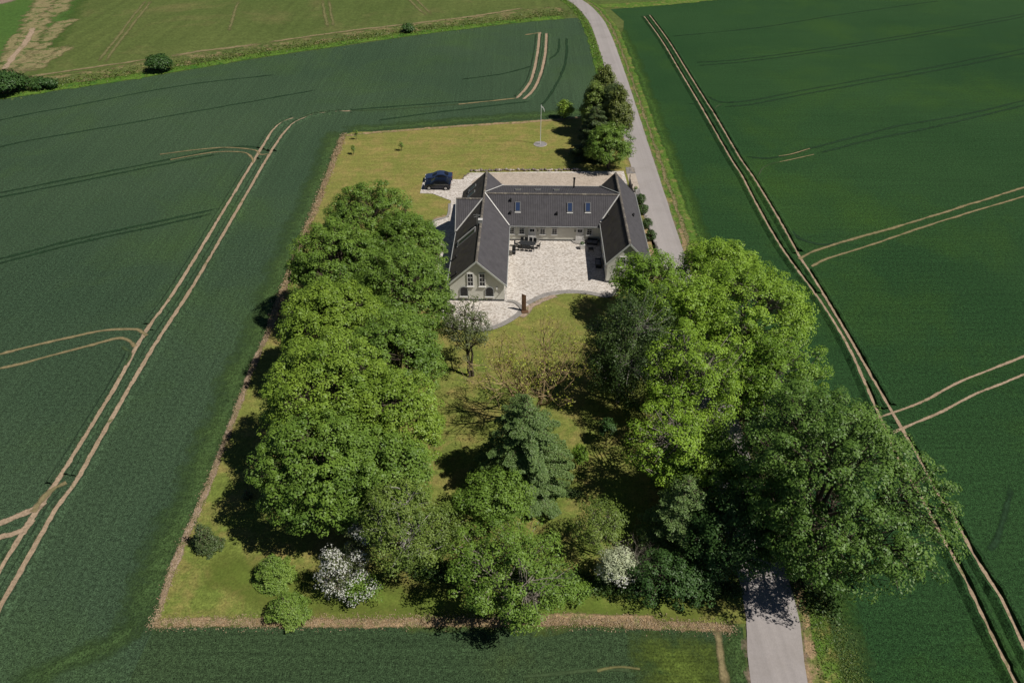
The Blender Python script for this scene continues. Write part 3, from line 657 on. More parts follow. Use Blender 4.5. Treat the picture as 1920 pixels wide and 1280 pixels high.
# windows; every window: frame > pane, glazing_bar
def window(x, y, zc, w, h, nx=2, nz=3, arch=False, name='window', face='y'):
    rot = 0 if face == 'y' else math.pi / 2
    f = MB(); t = .09; d = .09
    if not arch:
        f.box((-w / 2 + t / 2, 0, 0), (t, d, h)); f.box((w / 2 - t / 2, 0, 0), (t, d, h)); f.box((0, 0, h / 2 - t / 2), (w - 2 * t, d, t)); f.box((0, 0, -h / 2 + t / 2), (w - 2 * t, d, t))
    else:
        n = 10; r = w / 2; hz = h / 2 - r
        pts = [(-r, -h / 2)] + [(-math.cos(math.pi * i / n) * r, hz + math.sin(math.pi * i / n) * r) for i in range(n + 1)] + [(r, -h / 2)]
        for (a, b), (c, e) in zip(pts, pts[1:] + pts[:1]): f.bar((a, 0, b), (c, 0, e), d, .07, up=(0, 1, 0))
    fo = f.build(name, M['white'] if not arch else M['lead'], H); fo.location = (x, y - .03, zc); fo.rotation_euler = (0, 0, rot)
    p = MB()
    if not arch: p.box((0, .01, 0), (w - 2 * t, .02, h - 2 * t))
    else:
        vs = [(a * .96, .0, b * .97) for a, b in pts]; m_ = len(vs); p.add(vs + [(a, .02, b) for a, _, b in vs], [tuple(range(m_)), tuple(range(2 * m_ - 1, m_ - 1, -1))])
    p.build('pane', M['glass'], fo)
    g = MB()
    for i in range(1, nx): g.box((-w / 2 + w * i / nx, -.012, 0), (.03, .03, h - 2 * t))
    for i in range(1, nz): g.box((0, -.012, -h / 2 + h * i / nz), (w - 2 * t, .03, .04))
    g.build('glazing_bar', M['white'] if not arch else M['anthracite'], fo)
    MB().box((0, -.05, -h / 2 - .04), (w + .16, .16, .06)).build('sill', M['white'], fo)
    return fo
def hx(zx, y=92.68): # house x of an enlargement column on the courtyard front
    p = zz(zx, 520, 1.5); c, s = math.cos(-YAW), math.sin(-YAW); return c * p.x - s * p.y
for zx in (709, 776, 915, 994, 1226): window(hx(zx), 92.68, 1.62, .84, 1.05, 2, 3)
for zx in (845, 1163):
    x = hx(zx); d = MB(); d.box((0, 0, 1.05), (.95, .08, 2.1)); do = d.build('door', M['white'], H); do.location = (x, 92.65, .05)
    fr = MB(); fr.box((-.53, -.01, 1.09), (.09, .12, 2.18)); fr.box((.53, -.01, 1.09), (.09, .12, 2.18)); fr.box((0, -.01, 2.16), (.97, .12, .08)); fr.build('door_frame', M['white'], do)
    pn = MB(); pn.box((-.17, -.045, 1.72), (.29, .02, .42)); pn.box((.17, -.045, 1.72), (.29, .02, .42)); pn.build('pane', M['glass'], do)
    pn = MB(); pn.box((-.2, -.045, 1.1), (.3, .02, .5)); pn.box((.2, -.045, 1.1), (.3, .02, .5)); pn.box((0, -.045, .5), (.7, .02, .5)); pn.build('door_panel', M['white'], do)
    MB().box((.4, -.07, 1.02), (.04, .08, .12)).build('handle', M['lead'], do)
    st = MB(); n = 9
    vs = [(math.cos(math.pi * (1 + i / n)) * 1.15, math.sin(math.pi * (1 + i / n)) * .9, z) for z in (.0, .13) for i in range(n + 1)]
    st.add(vs, [tuple(range(n + 1, 2 * n + 2))] + [(i, i + 1, n + 2 + i, n + 1 + i) for i in range(n)]); s_ = st.build('doorstep', M['kerb_band'], H); s_.location = (x, 92.66, 0)
for zx in (883, 1130):
    l_ = MB(); l_.box((0, -.1, 0), (.05, .2, .05)); l_.tube([(0, -.2, -.25), (0, -.2, .05)], [.09, .06], 6); o = l_.build('wall_lamp', M['anthracite'], H); o.location = (hx(zx), 92.68, 1.95)
# gable front
def gx(zx, zy, z):
    p = zz(zx, zy, z); c, s = math.cos(-YAW), math.sin(-YAW); return c * p.x - s * p.y
window(gx(433, 828, 3.4) + .02, 76.97, 3.35, .84, 2.0, 2, 3); window(gx(513, 828, 3.4), 76.97, 3.35, .84, 2.0, 2, 3)
window(gx(562, 918, 1.3), 76.97, 1.5, 1.05, 1.5, 3, 3, arch=True); window(gx(395, 918, 1.3) - .05, 76.97, 1.5, 1.05, 1.5, 3, 3, arch=True)
MB().box((gx(612, 880, 2), 76.9, 2.05), (.2, .14, .3)).build('alarm_box', M['white'], H)
window(12.9, 81.72, 3.4, .84, 1.6, 2, 3); window(14.4, 81.72, 3.4, .84, 1.6, 2, 3)
# windows on the courtyard side of the right wing
for y in (84.0, 87.0, 90.0):
    w = window(10.9, y, 1.55, .84, 1.05, 2, 3); w.rotation_euler = (0, 0, -math.pi / 2); w.location = (10.92, y, 1.55)
# skylights
def skylight(x, y, zf, w, h, axis, glass='skyglass'):
    """lies in the slope; axis: direction down the slope"""
    e = .2; nx = -(zf(x + e, y) - zf(x - e, y)) / (2 * e); ny = -(zf(x, y + e) - zf(x, y - e)) / (2 * e); nrm = Vector((nx, ny, 1)).normalized()
    ups = Vector((-nx, -ny, nx * nx + ny * ny)).normalized(); side = ups.cross(nrm).normalized()
    Mx = Matrix((side, ups, nrm)).transposed().to_4x4(); Mx.translation = Vector((x, y, zf(x, y))) + nrm * .1
    f = MB(); t = .09
    f.box((-w / 2 + t / 2, 0, 0), (t, h, .14)); f.box((w / 2 - t / 2, 0, 0), (t, h, .14)); f.box((0, h / 2 - t / 2, 0), (w - 2 * t, t, .14)); f.box((0, -h / 2 + t / 2, 0), (w - 2 * t, t, .14))
    fo = f.build('skylight', M['trim_dark'], H); fo.matrix_local = Mx
    MB().box((0, 0, .02), (w - 2 * t, h - 2 * t, .04)).build('pane', M[glass], fo)
    MB().box((0, -h / 2 - .12, -.02), (w + .1, .14, .05)).build('flashing', M['flash'], fo)
    return fo
def on(zx, zy, zf):  # where the line of sight of an enlargement point meets a slope
    c, s = math.cos(-YAW), math.sin(-YAW)
    for i in range(700):
        z = 6.6 - i * .01; p = zz(zx, zy, z); x, y = c * p.x - s * p.y, s * p.x + c * p.y
        if zf(x, y) + .1 >= z: return x, y
    return x, y
for zx, zy in ((750, 348), (1097, 352), (1217, 352)): x, y = on(zx, zy, z_mf); skylight(x, y, z_mf, .8, 1.45, 'y')
for zx, zy in ((751, 238), (883, 238), (1007, 239)): x, y = on(zx, zy, z_mb); skylight(x, y, z_mb, .8, 1.2, 'y', 'skyglass')
for zx, zy in ((450, 225), (443, 265)): x, y = on(zx, zy, z_lwL); skylight(x, y, z_lwL, .8, 1.5, 'x')
x, y = on(420, 545, z_lwL)
fo = skylight(-8.3, y, z_lwL, 1.15, 3.4, 'x', 'glass')
MB().box((-.62, 0, .1), (.16, 3.5, .1)).build('flashing', M['flash'], fo)
# roof vents, chimney pipe, antenna
def vent(zx, zy, zf):
    x, y = on(zx, zy, zf); z = zf(x, y)
    v = MB(); v.tube([(x, y, z - .1), (x, y, z + .38)], .11, 8); v.tube([(x, y, z + .36), (x, y, z + .55)], [.22, .05], 8); v.build('roof_vent', M['black'], H)
for zx, zy in ((703, 312), (701, 397), (1010, 402)): vent(zx, zy, z_mf)
vent(1350, 415, z_rwL); vent(1520, 412, z_rwR); vent(337, 690, z_lwL); vent(338, 798, z_lwL)
x, y = on(1123, 222, z_mb); z = z_mb(x, y); v = MB(); v.tube([(x, y, z - .2), (x, y, z + 1.55)], .13, 10); v.tube([(x, y, z + 1.55), (x, y, z + 1.7)], [.19, .19], 10); v.build('chimney_pipe', M['black'], H)
cz = gx(478, 505, 6.6); c_ = MB(); c_.box((-6.45, 86.9, 6.4), (.55, .5, .5)); c_.build('chimney', M['lead'], H, label='small pale chimney on the left wing ridge'); 
c_ = MB(); c_.box((-6.45, 86.9, 6.69), (.62, .56, .08)); c_.build('chimney_cap', M['flash'], H)
c_ = MB(); c_.tube([(-6.9, 86.6, 5.9), (-6.9, 86.6, 7.7)], .025, 5); c_.bar((-7.4, 86.6, 7.55), (-6.4, 86.6, 7.55), .03); c_.bar((-7.3, 86.4, 7.3), (-6.5, 86.8, 7.3), .03); c_.build('antenna', M['lead'], H)

# ------------------------------------------------------------------ vegetation generators
def rand_unit(n, rng):
    v = rng.normal(size=(n, 3)); return v / np.linalg.norm(v, axis=1, keepdims=True)
def leaf_mesh(name, P, Nn, size, rng, mat, parent, aspect=.6, tone=None, **k):
    """one small four-sided leaf (or leaf cluster) per point"""
    n = len(P); Nn = Nn / np.maximum(np.linalg.norm(Nn, axis=1, keepdims=True), 1e-6)
    t = rand_unit(n, rng); a = np.cross(Nn, t); a /= np.maximum(np.linalg.norm(a, axis=1, keepdims=True), 1e-6); b = np.cross(Nn, a)
    s = (size * rng.uniform(.6, 1.35, n))[:, None]
    V = np.stack([P + a * s * .5, P + b * s * .5 * aspect + a * s * .05, P - a * s * .5, P - b * s * .5 * aspect + a * s * .05], 1).reshape(-1, 3)
    me = bpy.data.meshes.new(name); me.vertices.add(4 * n); me.vertices.foreach_set('co', V.astype(np.float32).ravel())
    me.loops.add(4 * n); me.loops.foreach_set('vertex_index', np.arange(4 * n, dtype=np.int32))
    me.polygons.add(n); me.polygons.foreach_set('loop_start', np.arange(0, 4 * n, 4, dtype=np.int32)); me.polygons.foreach_set('loop_total', np.full(n, 4, np.int32))
    me.update(calc_edges=True)
    at_ = me.attributes.new('tone', 'FLOAT', 'FACE'); tn = rng.uniform(0, 1, n) if tone is None else tone
    at_.data.foreach_set('value', tn.astype(np.float32))
    return link(name, me, mat, parent, **k)
def lumpy(D, rng, amp=.18, k=7):
    """uneven radius over directions"""
    r = np.ones(len(D))
    for _ in range(k):
        c = rand_unit(1, rng)[0]; w = rng.uniform(2.5, 7); r += amp * rng.uniform(-.8, 1) * np.exp(-w * (1 - D @ c))
    return r
def clumps(rng, h, r, zb, n, shell=.5, low=-.45, amp=.22, taper=0.0, flat=1.0):
    """centres of leaf clumps in a crown of radius r between heights zb and h"""
    rz = (h - zb) / 2; cz = (h + zb) / 2
    D = rand_unit(n * 3, rng); D = D[D[:, 2] > low][:n]; n = len(D)
    f = (shell + (1 - shell) * rng.uniform(0, 1, n) ** .6) * lumpy(D, rng, amp)
    C = D * f[:, None] * np.array([r, r, rz]) 
    if taper: C[:, :2] *= (1 - taper * (C[:, 2:3] / rz + 1) / 2)
    C[:, 2] += cz; return C, D
def clump_leaves(rng, C, D, cr, per, droop=0.0, up=.55):
    n = len(C); per_i = np.maximum(3, (per * rng.uniform(.6, 1.4, n)).astype(int)); idx = np.repeat(np.arange(n), per_i)
    q = rand_unit(len(idx), rng); q[:, 2] = np.abs(q[:, 2]) * np.where(rng.uniform(size=len(idx)) < .75, 1, -1)
    rad = (cr * rng.uniform(.7, 1.3, n))[idx] * rng.uniform(.35, 1.0, len(idx)) ** .5
    off = q * rad[:, None]; off[:, 2] *= .75
    if droop: off[:, 2] -= droop * rng.uniform(0, 1, len(idx)) ** 1.3 * rad; off[:, :2] *= .8
    P = C[idx] + off
    Nn = q * .8 + D[idx] * .35 + rand_unit(len(idx), rng) * .55; Nn[:, 2] += up
    return P, Nn, idx
def limbs(mb, rng, h, zb, C, r0, trunk_h=None, ngroup=9, twig=.035, lean=(0, 0), ntr=1, twigs=True):
    """trunk, main limbs to groups of clumps, a twig to every clump"""
    th = trunk_h or (zb + (h - zb) * .45)
    top = Vector((lean[0], lean[1], th))
    pts = [Vector((0, 0, -.1)), Vector((lean[0] * .2 + .05, lean[1] * .2, th * .33)), Vector((lean[0] * .6, lean[1] * .6 - .05, th * .66)), top, Vector((lean[0] * 1.1, lean[1] * 1.1, h * .86))]
    mb.tube(pts, [r0 * 1.25, r0, r0 * .8, r0 * .6, r0 * .12], 7)
    G = C[rng.choice(len(C), min(ngroup, len(C)), replace=False)] * .0 + C[rng.choice(len(C), min(ngroup, len(C)), replace=False)]
    own = np.argmin(((C[:, None, :] - G[None]) ** 2).sum(-1), 1)
    for g in range(len(G)):
        mem = C[own == g]
        if not len(mem): continue
        c = Vector(mem.mean(0)); fz = min(max(c.z * .55, zb * .75), th)
        s = pts[1].lerp(pts[3], min(1, max(0, (fz - th * .33) / (th * .67))))
        m1 = s.lerp(c, .45) + Vector((0, 0, -.06 * (c - s).length)) + Vector(rng.normal(size=3) * .15)
        e = s.lerp(c, .9)
        mb.tube([s, m1, e], [r0 * .42, r0 * .28, r0 * .14], 5, cap=False)
        if twigs:
            for q in mem:
                q = Vector(q); st = m1.lerp(e, rng.uniform(.2, 1)); md = st.lerp(q, .5) + Vector(rng.normal(size=3) * .12)
                mb.tube([st, md, q], [twig * 1.6, twig, twig * .5], 3, cap=False)
def tree(name, base, h, r, mat, label, zb=1.8, n=110, cr=.95, per=150, size=.26, seed=1, cat='tree', group=None, bark='bark', r0=.28,
         shell=.45, droop=0, amp=.22, taper=0.0, ngroup=9, twig=.035, low=-.45, aspect=.62, extra=None, scale=(1, 1), lean=(0, 0), rz=0, up=.55, crown_mat2=None):
    rng = np.random.default_rng(seed)
    t = empty(name, (base[0], base[1], 0.02), rz, label=label, cat=cat, group=group)
    C, D = clumps(rng, h - cr * .6, r - cr * .6, zb + cr * .4, n, shell, low, amp, taper)
    C[:, 0] = C[:, 0] * scale[0] + lean[0]; C[:, 1] = C[:, 1] * scale[1] + lean[1]
    mb = MB(); limbs(mb, rng, h, zb, C, r0, ngroup=ngroup, twig=twig, lean=lean)
    mb.build('trunk', M[bark], t)
    P, Nn, idx = clump_leaves(rng, C, D, cr, per, droop, up)
    tone = np.clip(rng.uniform(0, 1, len(C))[idx] * .5 + rng.uniform(0, 1, len(P)) * .5, 0, 1)
    leaf_mesh('crown', P, Nn, size, rng, M[mat], t, aspect, tone)
    if extra:                                   # blossom: (material, share of clumps, leaves per clump, size, [region test])
        em, share, eper, es, test = extra
        sel = [i for i in range(len(C)) if rng.uniform() < share and (test is None or test(C[i]))]
        if sel:
            P, Nn, idx = clump_leaves(rng, C[sel] + D[sel] * .15, D[sel], cr * 1.05, eper, droop, up); leaf_mesh('blossom', P, Nn, es, rng, M[em], t, .8)
    return t
def conifer(name, base, h, r, mat, label, seed=1, levels=18, nb=9, size=.22, cat='tree', group=None, zb=.5, dens=1.0, irregular=.2, droop=.35, power=.85, bark='bark'):
    """trunk with whorls of drooping boughs, each carrying needles"""
    rng = np.random.default_rng(seed); t = empty(name, (base[0], base[1], .02), rng.uniform(0, 6), label=label, cat=cat, group=group)
    mb = MB(); mb.tube([(0, 0, -.1), (0, 0, h * .5), (0, 0, h * .98)], [h * .018 + .04, h * .011 + .02, .015], 6)
    P = []; Nn = []
    for L in range(levels):
        f = L / (levels - 1); z = zb + (h - zb) * (f ** .95); R_ = r * (1 - f) ** power + .12
        for b in range(max(4, int(nb * (1 - .45 * f)))):
            th = rng.uniform(0, 2 * math.pi); RR = R_ * rng.uniform(1 - irregular, 1 + irregular); zo = z + rng.uniform(-1.3, 1.3) * (h / levels)
            m = max(10, int(dens * 46 * RR * (.5 + RR * .35)))
            s = rng.uniform(.08, 1, m) ** .7; wdt = (.16 + .34 * RR * (1 - s) * .8 + .12)
            off = rng.uniform(-1, 1, m) * wdt; x = np.cos(th) * s * RR - np.sin(th) * off; y = np.sin(th) * s * RR + np.cos(th) * off
            zc = zo - droop * RR * s ** 1.4 + .16 * RR * np.maximum(0, s - .75) + rng.normal(size=m) * .06 - np.abs(off) * .25
            P.append(np.stack([x, y, zc], 1)); nn = rng.normal(size=(m, 3)) * .45; nn[:, 2] += 1; nn[:, 0] += np.cos(th) * .5; nn[:, 1] += np.sin(th) * .5; Nn.append(nn)
            mb.tube([(0, 0, zo), (math.cos(th) * RR * .85, math.sin(th) * RR * .85, zo - droop * RR * .7)], [.03 + h * .002, .012], 3, cap=False)
    P = np.concatenate(P); Nn = np.concatenate(Nn)
    mb.build('trunk', M[bark], t); leaf_mesh('crown', P, Nn, size, rng, M[mat], t, .42); return t
def branchy(name, base, h, mat, label, seed, bark, spread=.9, depth=5, r0=.16, leaves=6, size=.16, nstem=1, cat='tree', group=None, lenf=.74, kids=(3, 4), decay=.52, tipleaf=.25, upw=.25, first=.3):
    """an open tree whose boughs show: branches fork again and again, few leaves at the tips"""
    rng = np.random.default_rng(seed); t = empty(name, (base[0], base[1], .02), 0, label=label, cat=cat, group=group); mb = MB(); P = []
    def grow(p, d, L, r, lev):
        n = 3; pts = [p]; q = p; dd = d.copy()
        for i in range(n):
            dd = (dd + Vector(rng.normal(size=3) * .13) + Vector((0, 0, upw * .15))).normalized(); q = q + dd * (L / n); pts.append(q)
        mb.tube(pts, [r, r * .85, r * .7, r * .55], 6 if lev < 2 else (4 if lev < 3 else 3), cap=False)
        if lev >= depth:
            for k in range(leaves):
                P.append(pts[rng.integers(1, 4)] + Vector(rng.normal(size=3) * tipleaf))
            return
        for k in range(int(rng.integers(kids[0], kids[1] + 1))):
            ax = Vector(rng.normal(size=3)); ax = (ax - dd * ax.dot(dd)).normalized()
            nd = (dd * (1 - spread * .45) + ax * spread * rng.uniform(.5, 1) + Vector((0, 0, upw * (.6 if lev < 2 else .3)))).normalized()
            grow(pts[rng.integers(2, 4)] if k else pts[3], nd, L * lenf * rng.uniform(.8, 1.15), r * decay, lev + 1)
    for s in range(nstem):
        a = 2 * math.pi * s / max(nstem, 1) + rng.uniform(0, .7); tl = 0 if nstem == 1 else .32
        grow(Vector((math.cos(a) * .12 * (nstem > 1), math.sin(a) * .12 * (nstem > 1), -.05)), Vector((math.cos(a) * tl, math.sin(a) * tl, 1)).normalized(), h * first, r0, 0)
    mb.build('trunk', M[bark], t)
    if P:
        P = np.array([tuple(p) for p in P]); Nn = rng.normal(size=P.shape); Nn[:, 2] += .6; leaf_mesh('crown', P, Nn, size, rng, M[mat], t, .6)
    return t

# ---------------- the big linden row left of the house
LIN = 'row of big broadleaf trees left of the house'
row = [
 (-19.2, 82.6, 13.5, 6.3, 'linden', 'dark green round tree at the far end of the left row, nearest the cars'),
 (-13.4, 78.8, 12.4, 5.5, 'linden', 'green broadleaf tree of the left row beside the wing gable shadow'),
 (-20.9, 71.8, 14.3, 6.2, 'linden', 'dark green tree, second from the far end on the field side of the left row'),
 (-12.5, 67.3, 13.8, 5.9, 'linden', 'green tree of the left row whose crown nearly touches the gable wall'),
 (-19.2, 60.2, 15.1, 6.1, 'linden_yellow', 'yellow-green topped tree on the field side in the middle of the left row'),
 (-11.8, 55.8, 13.4, 5.4, 'linden', 'dense green tree of the left row facing the twin-trunked pear tree'),
 (-17.2, 48.6, 15.5, 6.4, 'linden_yellow', 'largest bright green tree toward the near end of the left row'),
 (-11.3, 46.2, 13.2, 5.2, 'linden_yellow', 'bright green tree of the left row beside the open lawn strip'),
 (-12.0, 40.6, 11.8, 4.9, 'linden', 'dense green tree at the near end of the left row, behind the birch'),
 (-16.1, 41.0, 13.7, 5.6, 'linden', 'nearest green tree on the field side of the left row, above the corner lawn'),
]
for i, (x, y, h, r, m, lab) in enumerate(row):
    tree('linden_tree', (x, y), h, r, m, lab, zb=1.4, n=int(430 * (r / 5.5) ** 2), cr=.66, per=88, size=.215, seed=20 + i, r0=.33, group=LIN, twig=.03, shell=.6, amp=.2, ngroup=11)
# ---------------- pear, budding tree, blue spruce in the garden
t = tree('pear_tree', (-5.0, 62.1), 10.4, 3.1, 'pear', 'sparse grey-green pear tree with two dark trunks in front of the gable', zb=3.2, n=105, cr=.65, per=48, size=.19, seed=51, bark='bark', r0=.2, shell=.3, twig=.035, amp=.35, low=-.8, lean=(-.2, .8))
MB().tube([(.45, .1, -.05), (.3, .0, 1.6), (.5, .1, 3.2), (.3, 0, 5)], [.19, .16, .12, .07], 7).build('trunk', M['bark'], t)
branchy('budding_tree', (2.0, 55.0), 15.5, 'bud', 'spreading half-bare tree with ochre branches and yellow buds in mid lawn', 65, 'bark_ochre', spread=.8, depth=5, r0=.21, leaves=3, size=.2, nstem=4, kids=(2, 4), decay=.6, upw=.62, first=.26, lenf=.76)
conifer('spruce_tree', (1.3, 45.6), 12.0, 4.6, 'spruce', 'tall blue-green spruce in the middle of the garden', seed=71, levels=26, nb=13, size=.19, dens=2.3, irregular=.3, droop=.2, power=.5)
tree('maple_tree', (-1.8, 40.9), 7.4, 3.8, 'oak', 'bright green small tree tucked under the blue-green spruce', zb=.8, n=190, cr=.6, per=66, size=.19, seed=72, r0=.15, amp=.5, shell=.3, scale=(1.1, .9))
tree('oak_tree', (-.6, 33.6), 8.4, 5.3, 'oak', 'wide open-crowned green tree at the front edge of the garden', zb=1.4, n=270, cr=.65, per=72, size=.19, seed=73, r0=.22, amp=.35, shell=.35, bark='bark_grey', twig=.04, low=-.9, scale=(1.08, 1.0), lean=(0, -.6))
tree('birch_tree', (-9.3, 36.3), 11.5, 4.2, 'birch', 'olive green birch with a white trunk at the near end of the left row', zb=2.6, n=165, cr=.8, per=105, size=.17, seed=74, r0=.16, bark='bark_white', droop=1.2, taper=.3, amp=.3, low=-.9)
tree('hazel_bush', (-6.2, 38.5), 5.5, 2.8, 'birch', 'olive green shrub between the birch and the wide open-crowned tree', zb=.4, n=60, cr=.7, per=85, size=.18, seed=75, r0=.08, cat='shrub')
tree('hawthorn_bush', (-14.6, 34.0), 6.6, 2.1, 'pear', 'white-blossoming hawthorn with grey twigs at the front of the garden', zb=.2, n=80, cr=.5, per=30, size=.14, seed=76, r0=.09, bark='bark_grey', cat='shrub', extra=('blossom', .6, 34, .13, None), twig=.045, low=-.9, taper=.55)
tree('hawthorn_bush', (-12.6, 33.6), 3.2, 1.8, 'oak', 'low green shrub edged with white blossom right of the hawthorn', zb=.1, n=45, cr=.5, per=60, size=.16, seed=77, r0=.07, cat='shrub', extra=('blossom', .3, 45, .14, None))
tree('hawthorn_bush', (-12.7, 35.9), 6.9, 1.8, 'pear', 'tall shrub with white blossom left of the birch trunk', zb=1.0, n=45, cr=.5, per=40, size=.15, seed=78, r0=.08, cat='shrub', extra=('blossom', .55, 50, .15, lambda c: c[0] < .5), taper=.3)
tree('plum_bush', (-13.4, 35.6), 4.6, 1.6, 'pear', 'grey-brown twiggy shrub behind the white hawthorn', zb=.4, n=45, cr=.45, per=34, size=.13, seed=79, r0=.08, bark='bark_grey', cat='shrub', twig=.03)
# three small spruces on the corner lawn
SPG = 'small spruces on the corner lawn'
conifer('young_spruce', (-27.6, 38.7), 3.4, 1.3, 'dark_spruce', 'darkest small spruce of the corner lawn, beside the dirt strip', seed=81, levels=13, nb=9, size=.17, dens=1.6, group=SPG, zb=.15)
conifer('young_spruce', (-20.7, 35.6), 2.8, 1.7, 'young_spruce', 'light green small spruce standing free on the corner lawn', seed=82, levels=15, nb=11, size=.15, dens=2.2, group=SPG, zb=.1, power=.6, droop=.1)
conifer('young_spruce', (-18.6, 32.0), 2.7, 1.75, 'young_spruce', 'light green small spruce on the dry grass strip at the front edge', seed=83, levels=15, nb=11, size=.15, dens=2.2, group=SPG, zb=.1, power=.6, droop=.1)
# ---------------- middle shrubs
tree('willow_bush', (7.7, 38.0), 6.5, 2.8, 'birch', 'olive green shrub behind the cream-blossoming bush', zb=.4, n=85, cr=.65, per=70, size=.15, seed=91, r0=.09, cat='shrub', bark='bark_grey', amp=.3)
tree('blossom_bush', (8.8, 35.2), 4.8, 1.8, 'cream', 'cream-white blossoming bush in the shade at the front', zb=.3, n=60, cr=.5, per=60, size=.16, seed=92, r0=.08, cat='shrub', extra=('blossom', .5, 34, .14, lambda c: c[2] < 3))
branchy('dead_bush', (11.2, 35.2), 4.9, 'pear', 'leafless grey bush right of the cream-blossoming bush', 93, 'bark_grey', spread=.8, depth=4, r0=.06, leaves=0, nstem=8, kids=(3, 4), cat='shrub', first=.3, upw=.3)
YG = 'young trees planted in the lawn'
tree('young_tree', (6.7, 47.9), 3.4, .95, 'ash_green', 'bright green sapling on the sunny lawn right of the spruce', zb=.9, n=34, cr=.4, per=60, size=.17, seed=94, r0=.05, group=YG)
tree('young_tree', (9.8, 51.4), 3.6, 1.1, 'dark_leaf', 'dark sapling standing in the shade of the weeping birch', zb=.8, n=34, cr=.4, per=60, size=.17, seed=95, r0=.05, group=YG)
# ---------------- trees right of the garden and along the road
tree('weeping_birch', (11.8, 57.8), 14.2, 5.4, 'dark_birch', 'dark drooping birch left of the bright ash canopy', zb=.8, n=280, cr=.9, per=125, size=.18, seed=101, bark='bark_white', r0=.2, droop=1.7, taper=.25, amp=.35, low=-.95, shell=.35)
tree('ash_tree', (26.0, 64.0), 13.5, 7.8, 'ash', 'largest bright yellow-green ash right of the road', zb=1.8, n=560, cr=.72, per=88, size=.215, seed=102, bark='bark_grey', r0=.35, amp=.3, shell=.5, ngroup=14)
tree('ash_tree', (26.0, 74.5), 11.5, 5.8, 'ash', 'bright yellow-green ash farthest up the road, touching the open asphalt', zb=1.8, n=320, cr=.72, per=85, size=.215, seed=103, bark='bark_grey', r0=.3, amp=.3, shell=.5, ngroup=10)
tree('ash_tree', (16.4, 72.4), 10.5, 4.9, 'ash_green', 'mid green ash with pale twigs at the corner of the right wing', zb=1.4, n=270, cr=.7, per=80, size=.21, seed=104, bark='bark_grey', r0=.22, amp=.3, shell=.35, twig=.05)
tree('ash_tree', (19.2, 62.6), 13.5, 4.9, 'ash', 'yellow-green ash over the road between the birch and the big canopy', zb=3.0, n=240, cr=.72, per=80, size=.21, seed=105, bark='bark_grey', r0=.25, amp=.35, shell=.3, twig=.045)
tree('ash_tree', (18.0, 52.8), 13.5, 5.4, 'ash', 'yellow-green ash in front of the dark drooping birch, left of the road', zb=2.2, n=230, cr=.7, per=78, size=.2, seed=114, bark='bark_grey', r0=.22, amp=.35, shell=.3, twig=.045, low=-.8)
tree('ash_tree', (14.8, 44.2), 12.0, 5.0, 'ash', 'thin-crowned yellow-green ash with branches showing near the saplings', zb=2.4, n=190, cr=.65, per=62, size=.2, seed=106, bark='bark_grey', r0=.22, amp=.4, shell=.3, twig=.05, low=-.8)
tree('ash_tree', (26.6, 54.4), 11.0, 4.9, 'ash_green', 'green ash between the bright canopy and the dark poplar', zb=1.6, n=260, cr=.7, per=85, size=.21, seed=107, bark='bark_grey', r0=.2, amp=.35, shell=.35)
tree('poplar_tree', (25.6, 34.9), 18.5, 8.7, 'poplar', 'huge dark glossy poplar right of the road at the front', zb=1.8, n=860, cr=.7, per=92, size=.205, seed=108, bark='bark', r0=.45, amp=.45, shell=.4, ngroup=18, twig=.035, low=-.85, lean=(-.3, 3.2), scale=(.86, 1.08))
tree('maple_tree', (18.0, 43.0), 10.0, 4.6, 'oak', 'mid green maple left of the road in front of the thin ash', zb=1.0, n=170, cr=.85, per=120, size=.22, seed=109, r0=.25, amp=.35)
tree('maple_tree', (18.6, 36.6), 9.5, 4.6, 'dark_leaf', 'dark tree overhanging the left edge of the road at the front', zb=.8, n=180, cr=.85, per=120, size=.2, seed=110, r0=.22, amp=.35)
conifer('spruce_tree', (14.6, 38.6), 9.5, 3.6, 'spruce', 'smaller blue-green conifer in the dark thicket beside the road', seed=111, levels=20, nb=11, size=.2, dens=1.2, power=.55, droop=.2)
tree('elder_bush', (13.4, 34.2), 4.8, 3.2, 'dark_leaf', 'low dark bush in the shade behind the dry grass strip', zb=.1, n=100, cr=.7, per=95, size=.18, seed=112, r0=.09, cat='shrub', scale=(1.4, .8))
tree('elder_bush', (4.6, 33.6), 1.9, 1.7, 'oak', 'low green bush right of the wide open-crowned tree', zb=.05, n=40, cr=.5, per=70, size=.16, seed=113, r0=.05, cat='shrub', scale=(1.6, .8))
# ---------------- group behind the house
RG = 'tall trees at the roadside behind the house'
tree('roadside_tree', (18.0, 137.0), 12.5, 4.1, 'pine_olive', 'tallest olive tree at the far end of the roadside group', zb=.2, n=230, cr=.75, per=60, size=.3, seed=121, r0=.2, taper=.55, amp=.35, droop=.8, group=RG)
tree('roadside_tree', (15.4, 132.2), 10.5, 3.5, 'birch', 'shorter olive tree on the lawn side of the roadside group', zb=.2, n=170, cr=.75, per=60, size=.3, seed=122, r0=.2, taper=.45, amp=.35, droop=.8, group=RG)
tree('roadside_tree', (18.9, 126.0), 12.3, 4.3, 'pine_olive', 'wide olive tree leaning over the road edge behind the house', zb=.2, n=240, cr=.75, per=60, size=.28, seed=123, r0=.2, taper=.45, amp=.4, droop=.8, group=RG)
conifer('larch_tree', (14.9, 122.2), 9.5, 3.6, 'dark_spruce', 'dark green conifer in the middle of the roadside group', seed=124, levels=20, nb=12, size=.28, dens=1.4, irregular=.35, power=.5, droop=.25)
tree('roadside_tree', (18.6, 131.5), 11.0, 3.6, 'dark_spruce', 'dark green tree squeezed between the two tall olive roadside trees', zb=.2, n=170, cr=.75, per=60, size=.28, seed=131, r0=.2, taper=.5, amp=.35, group=RG)
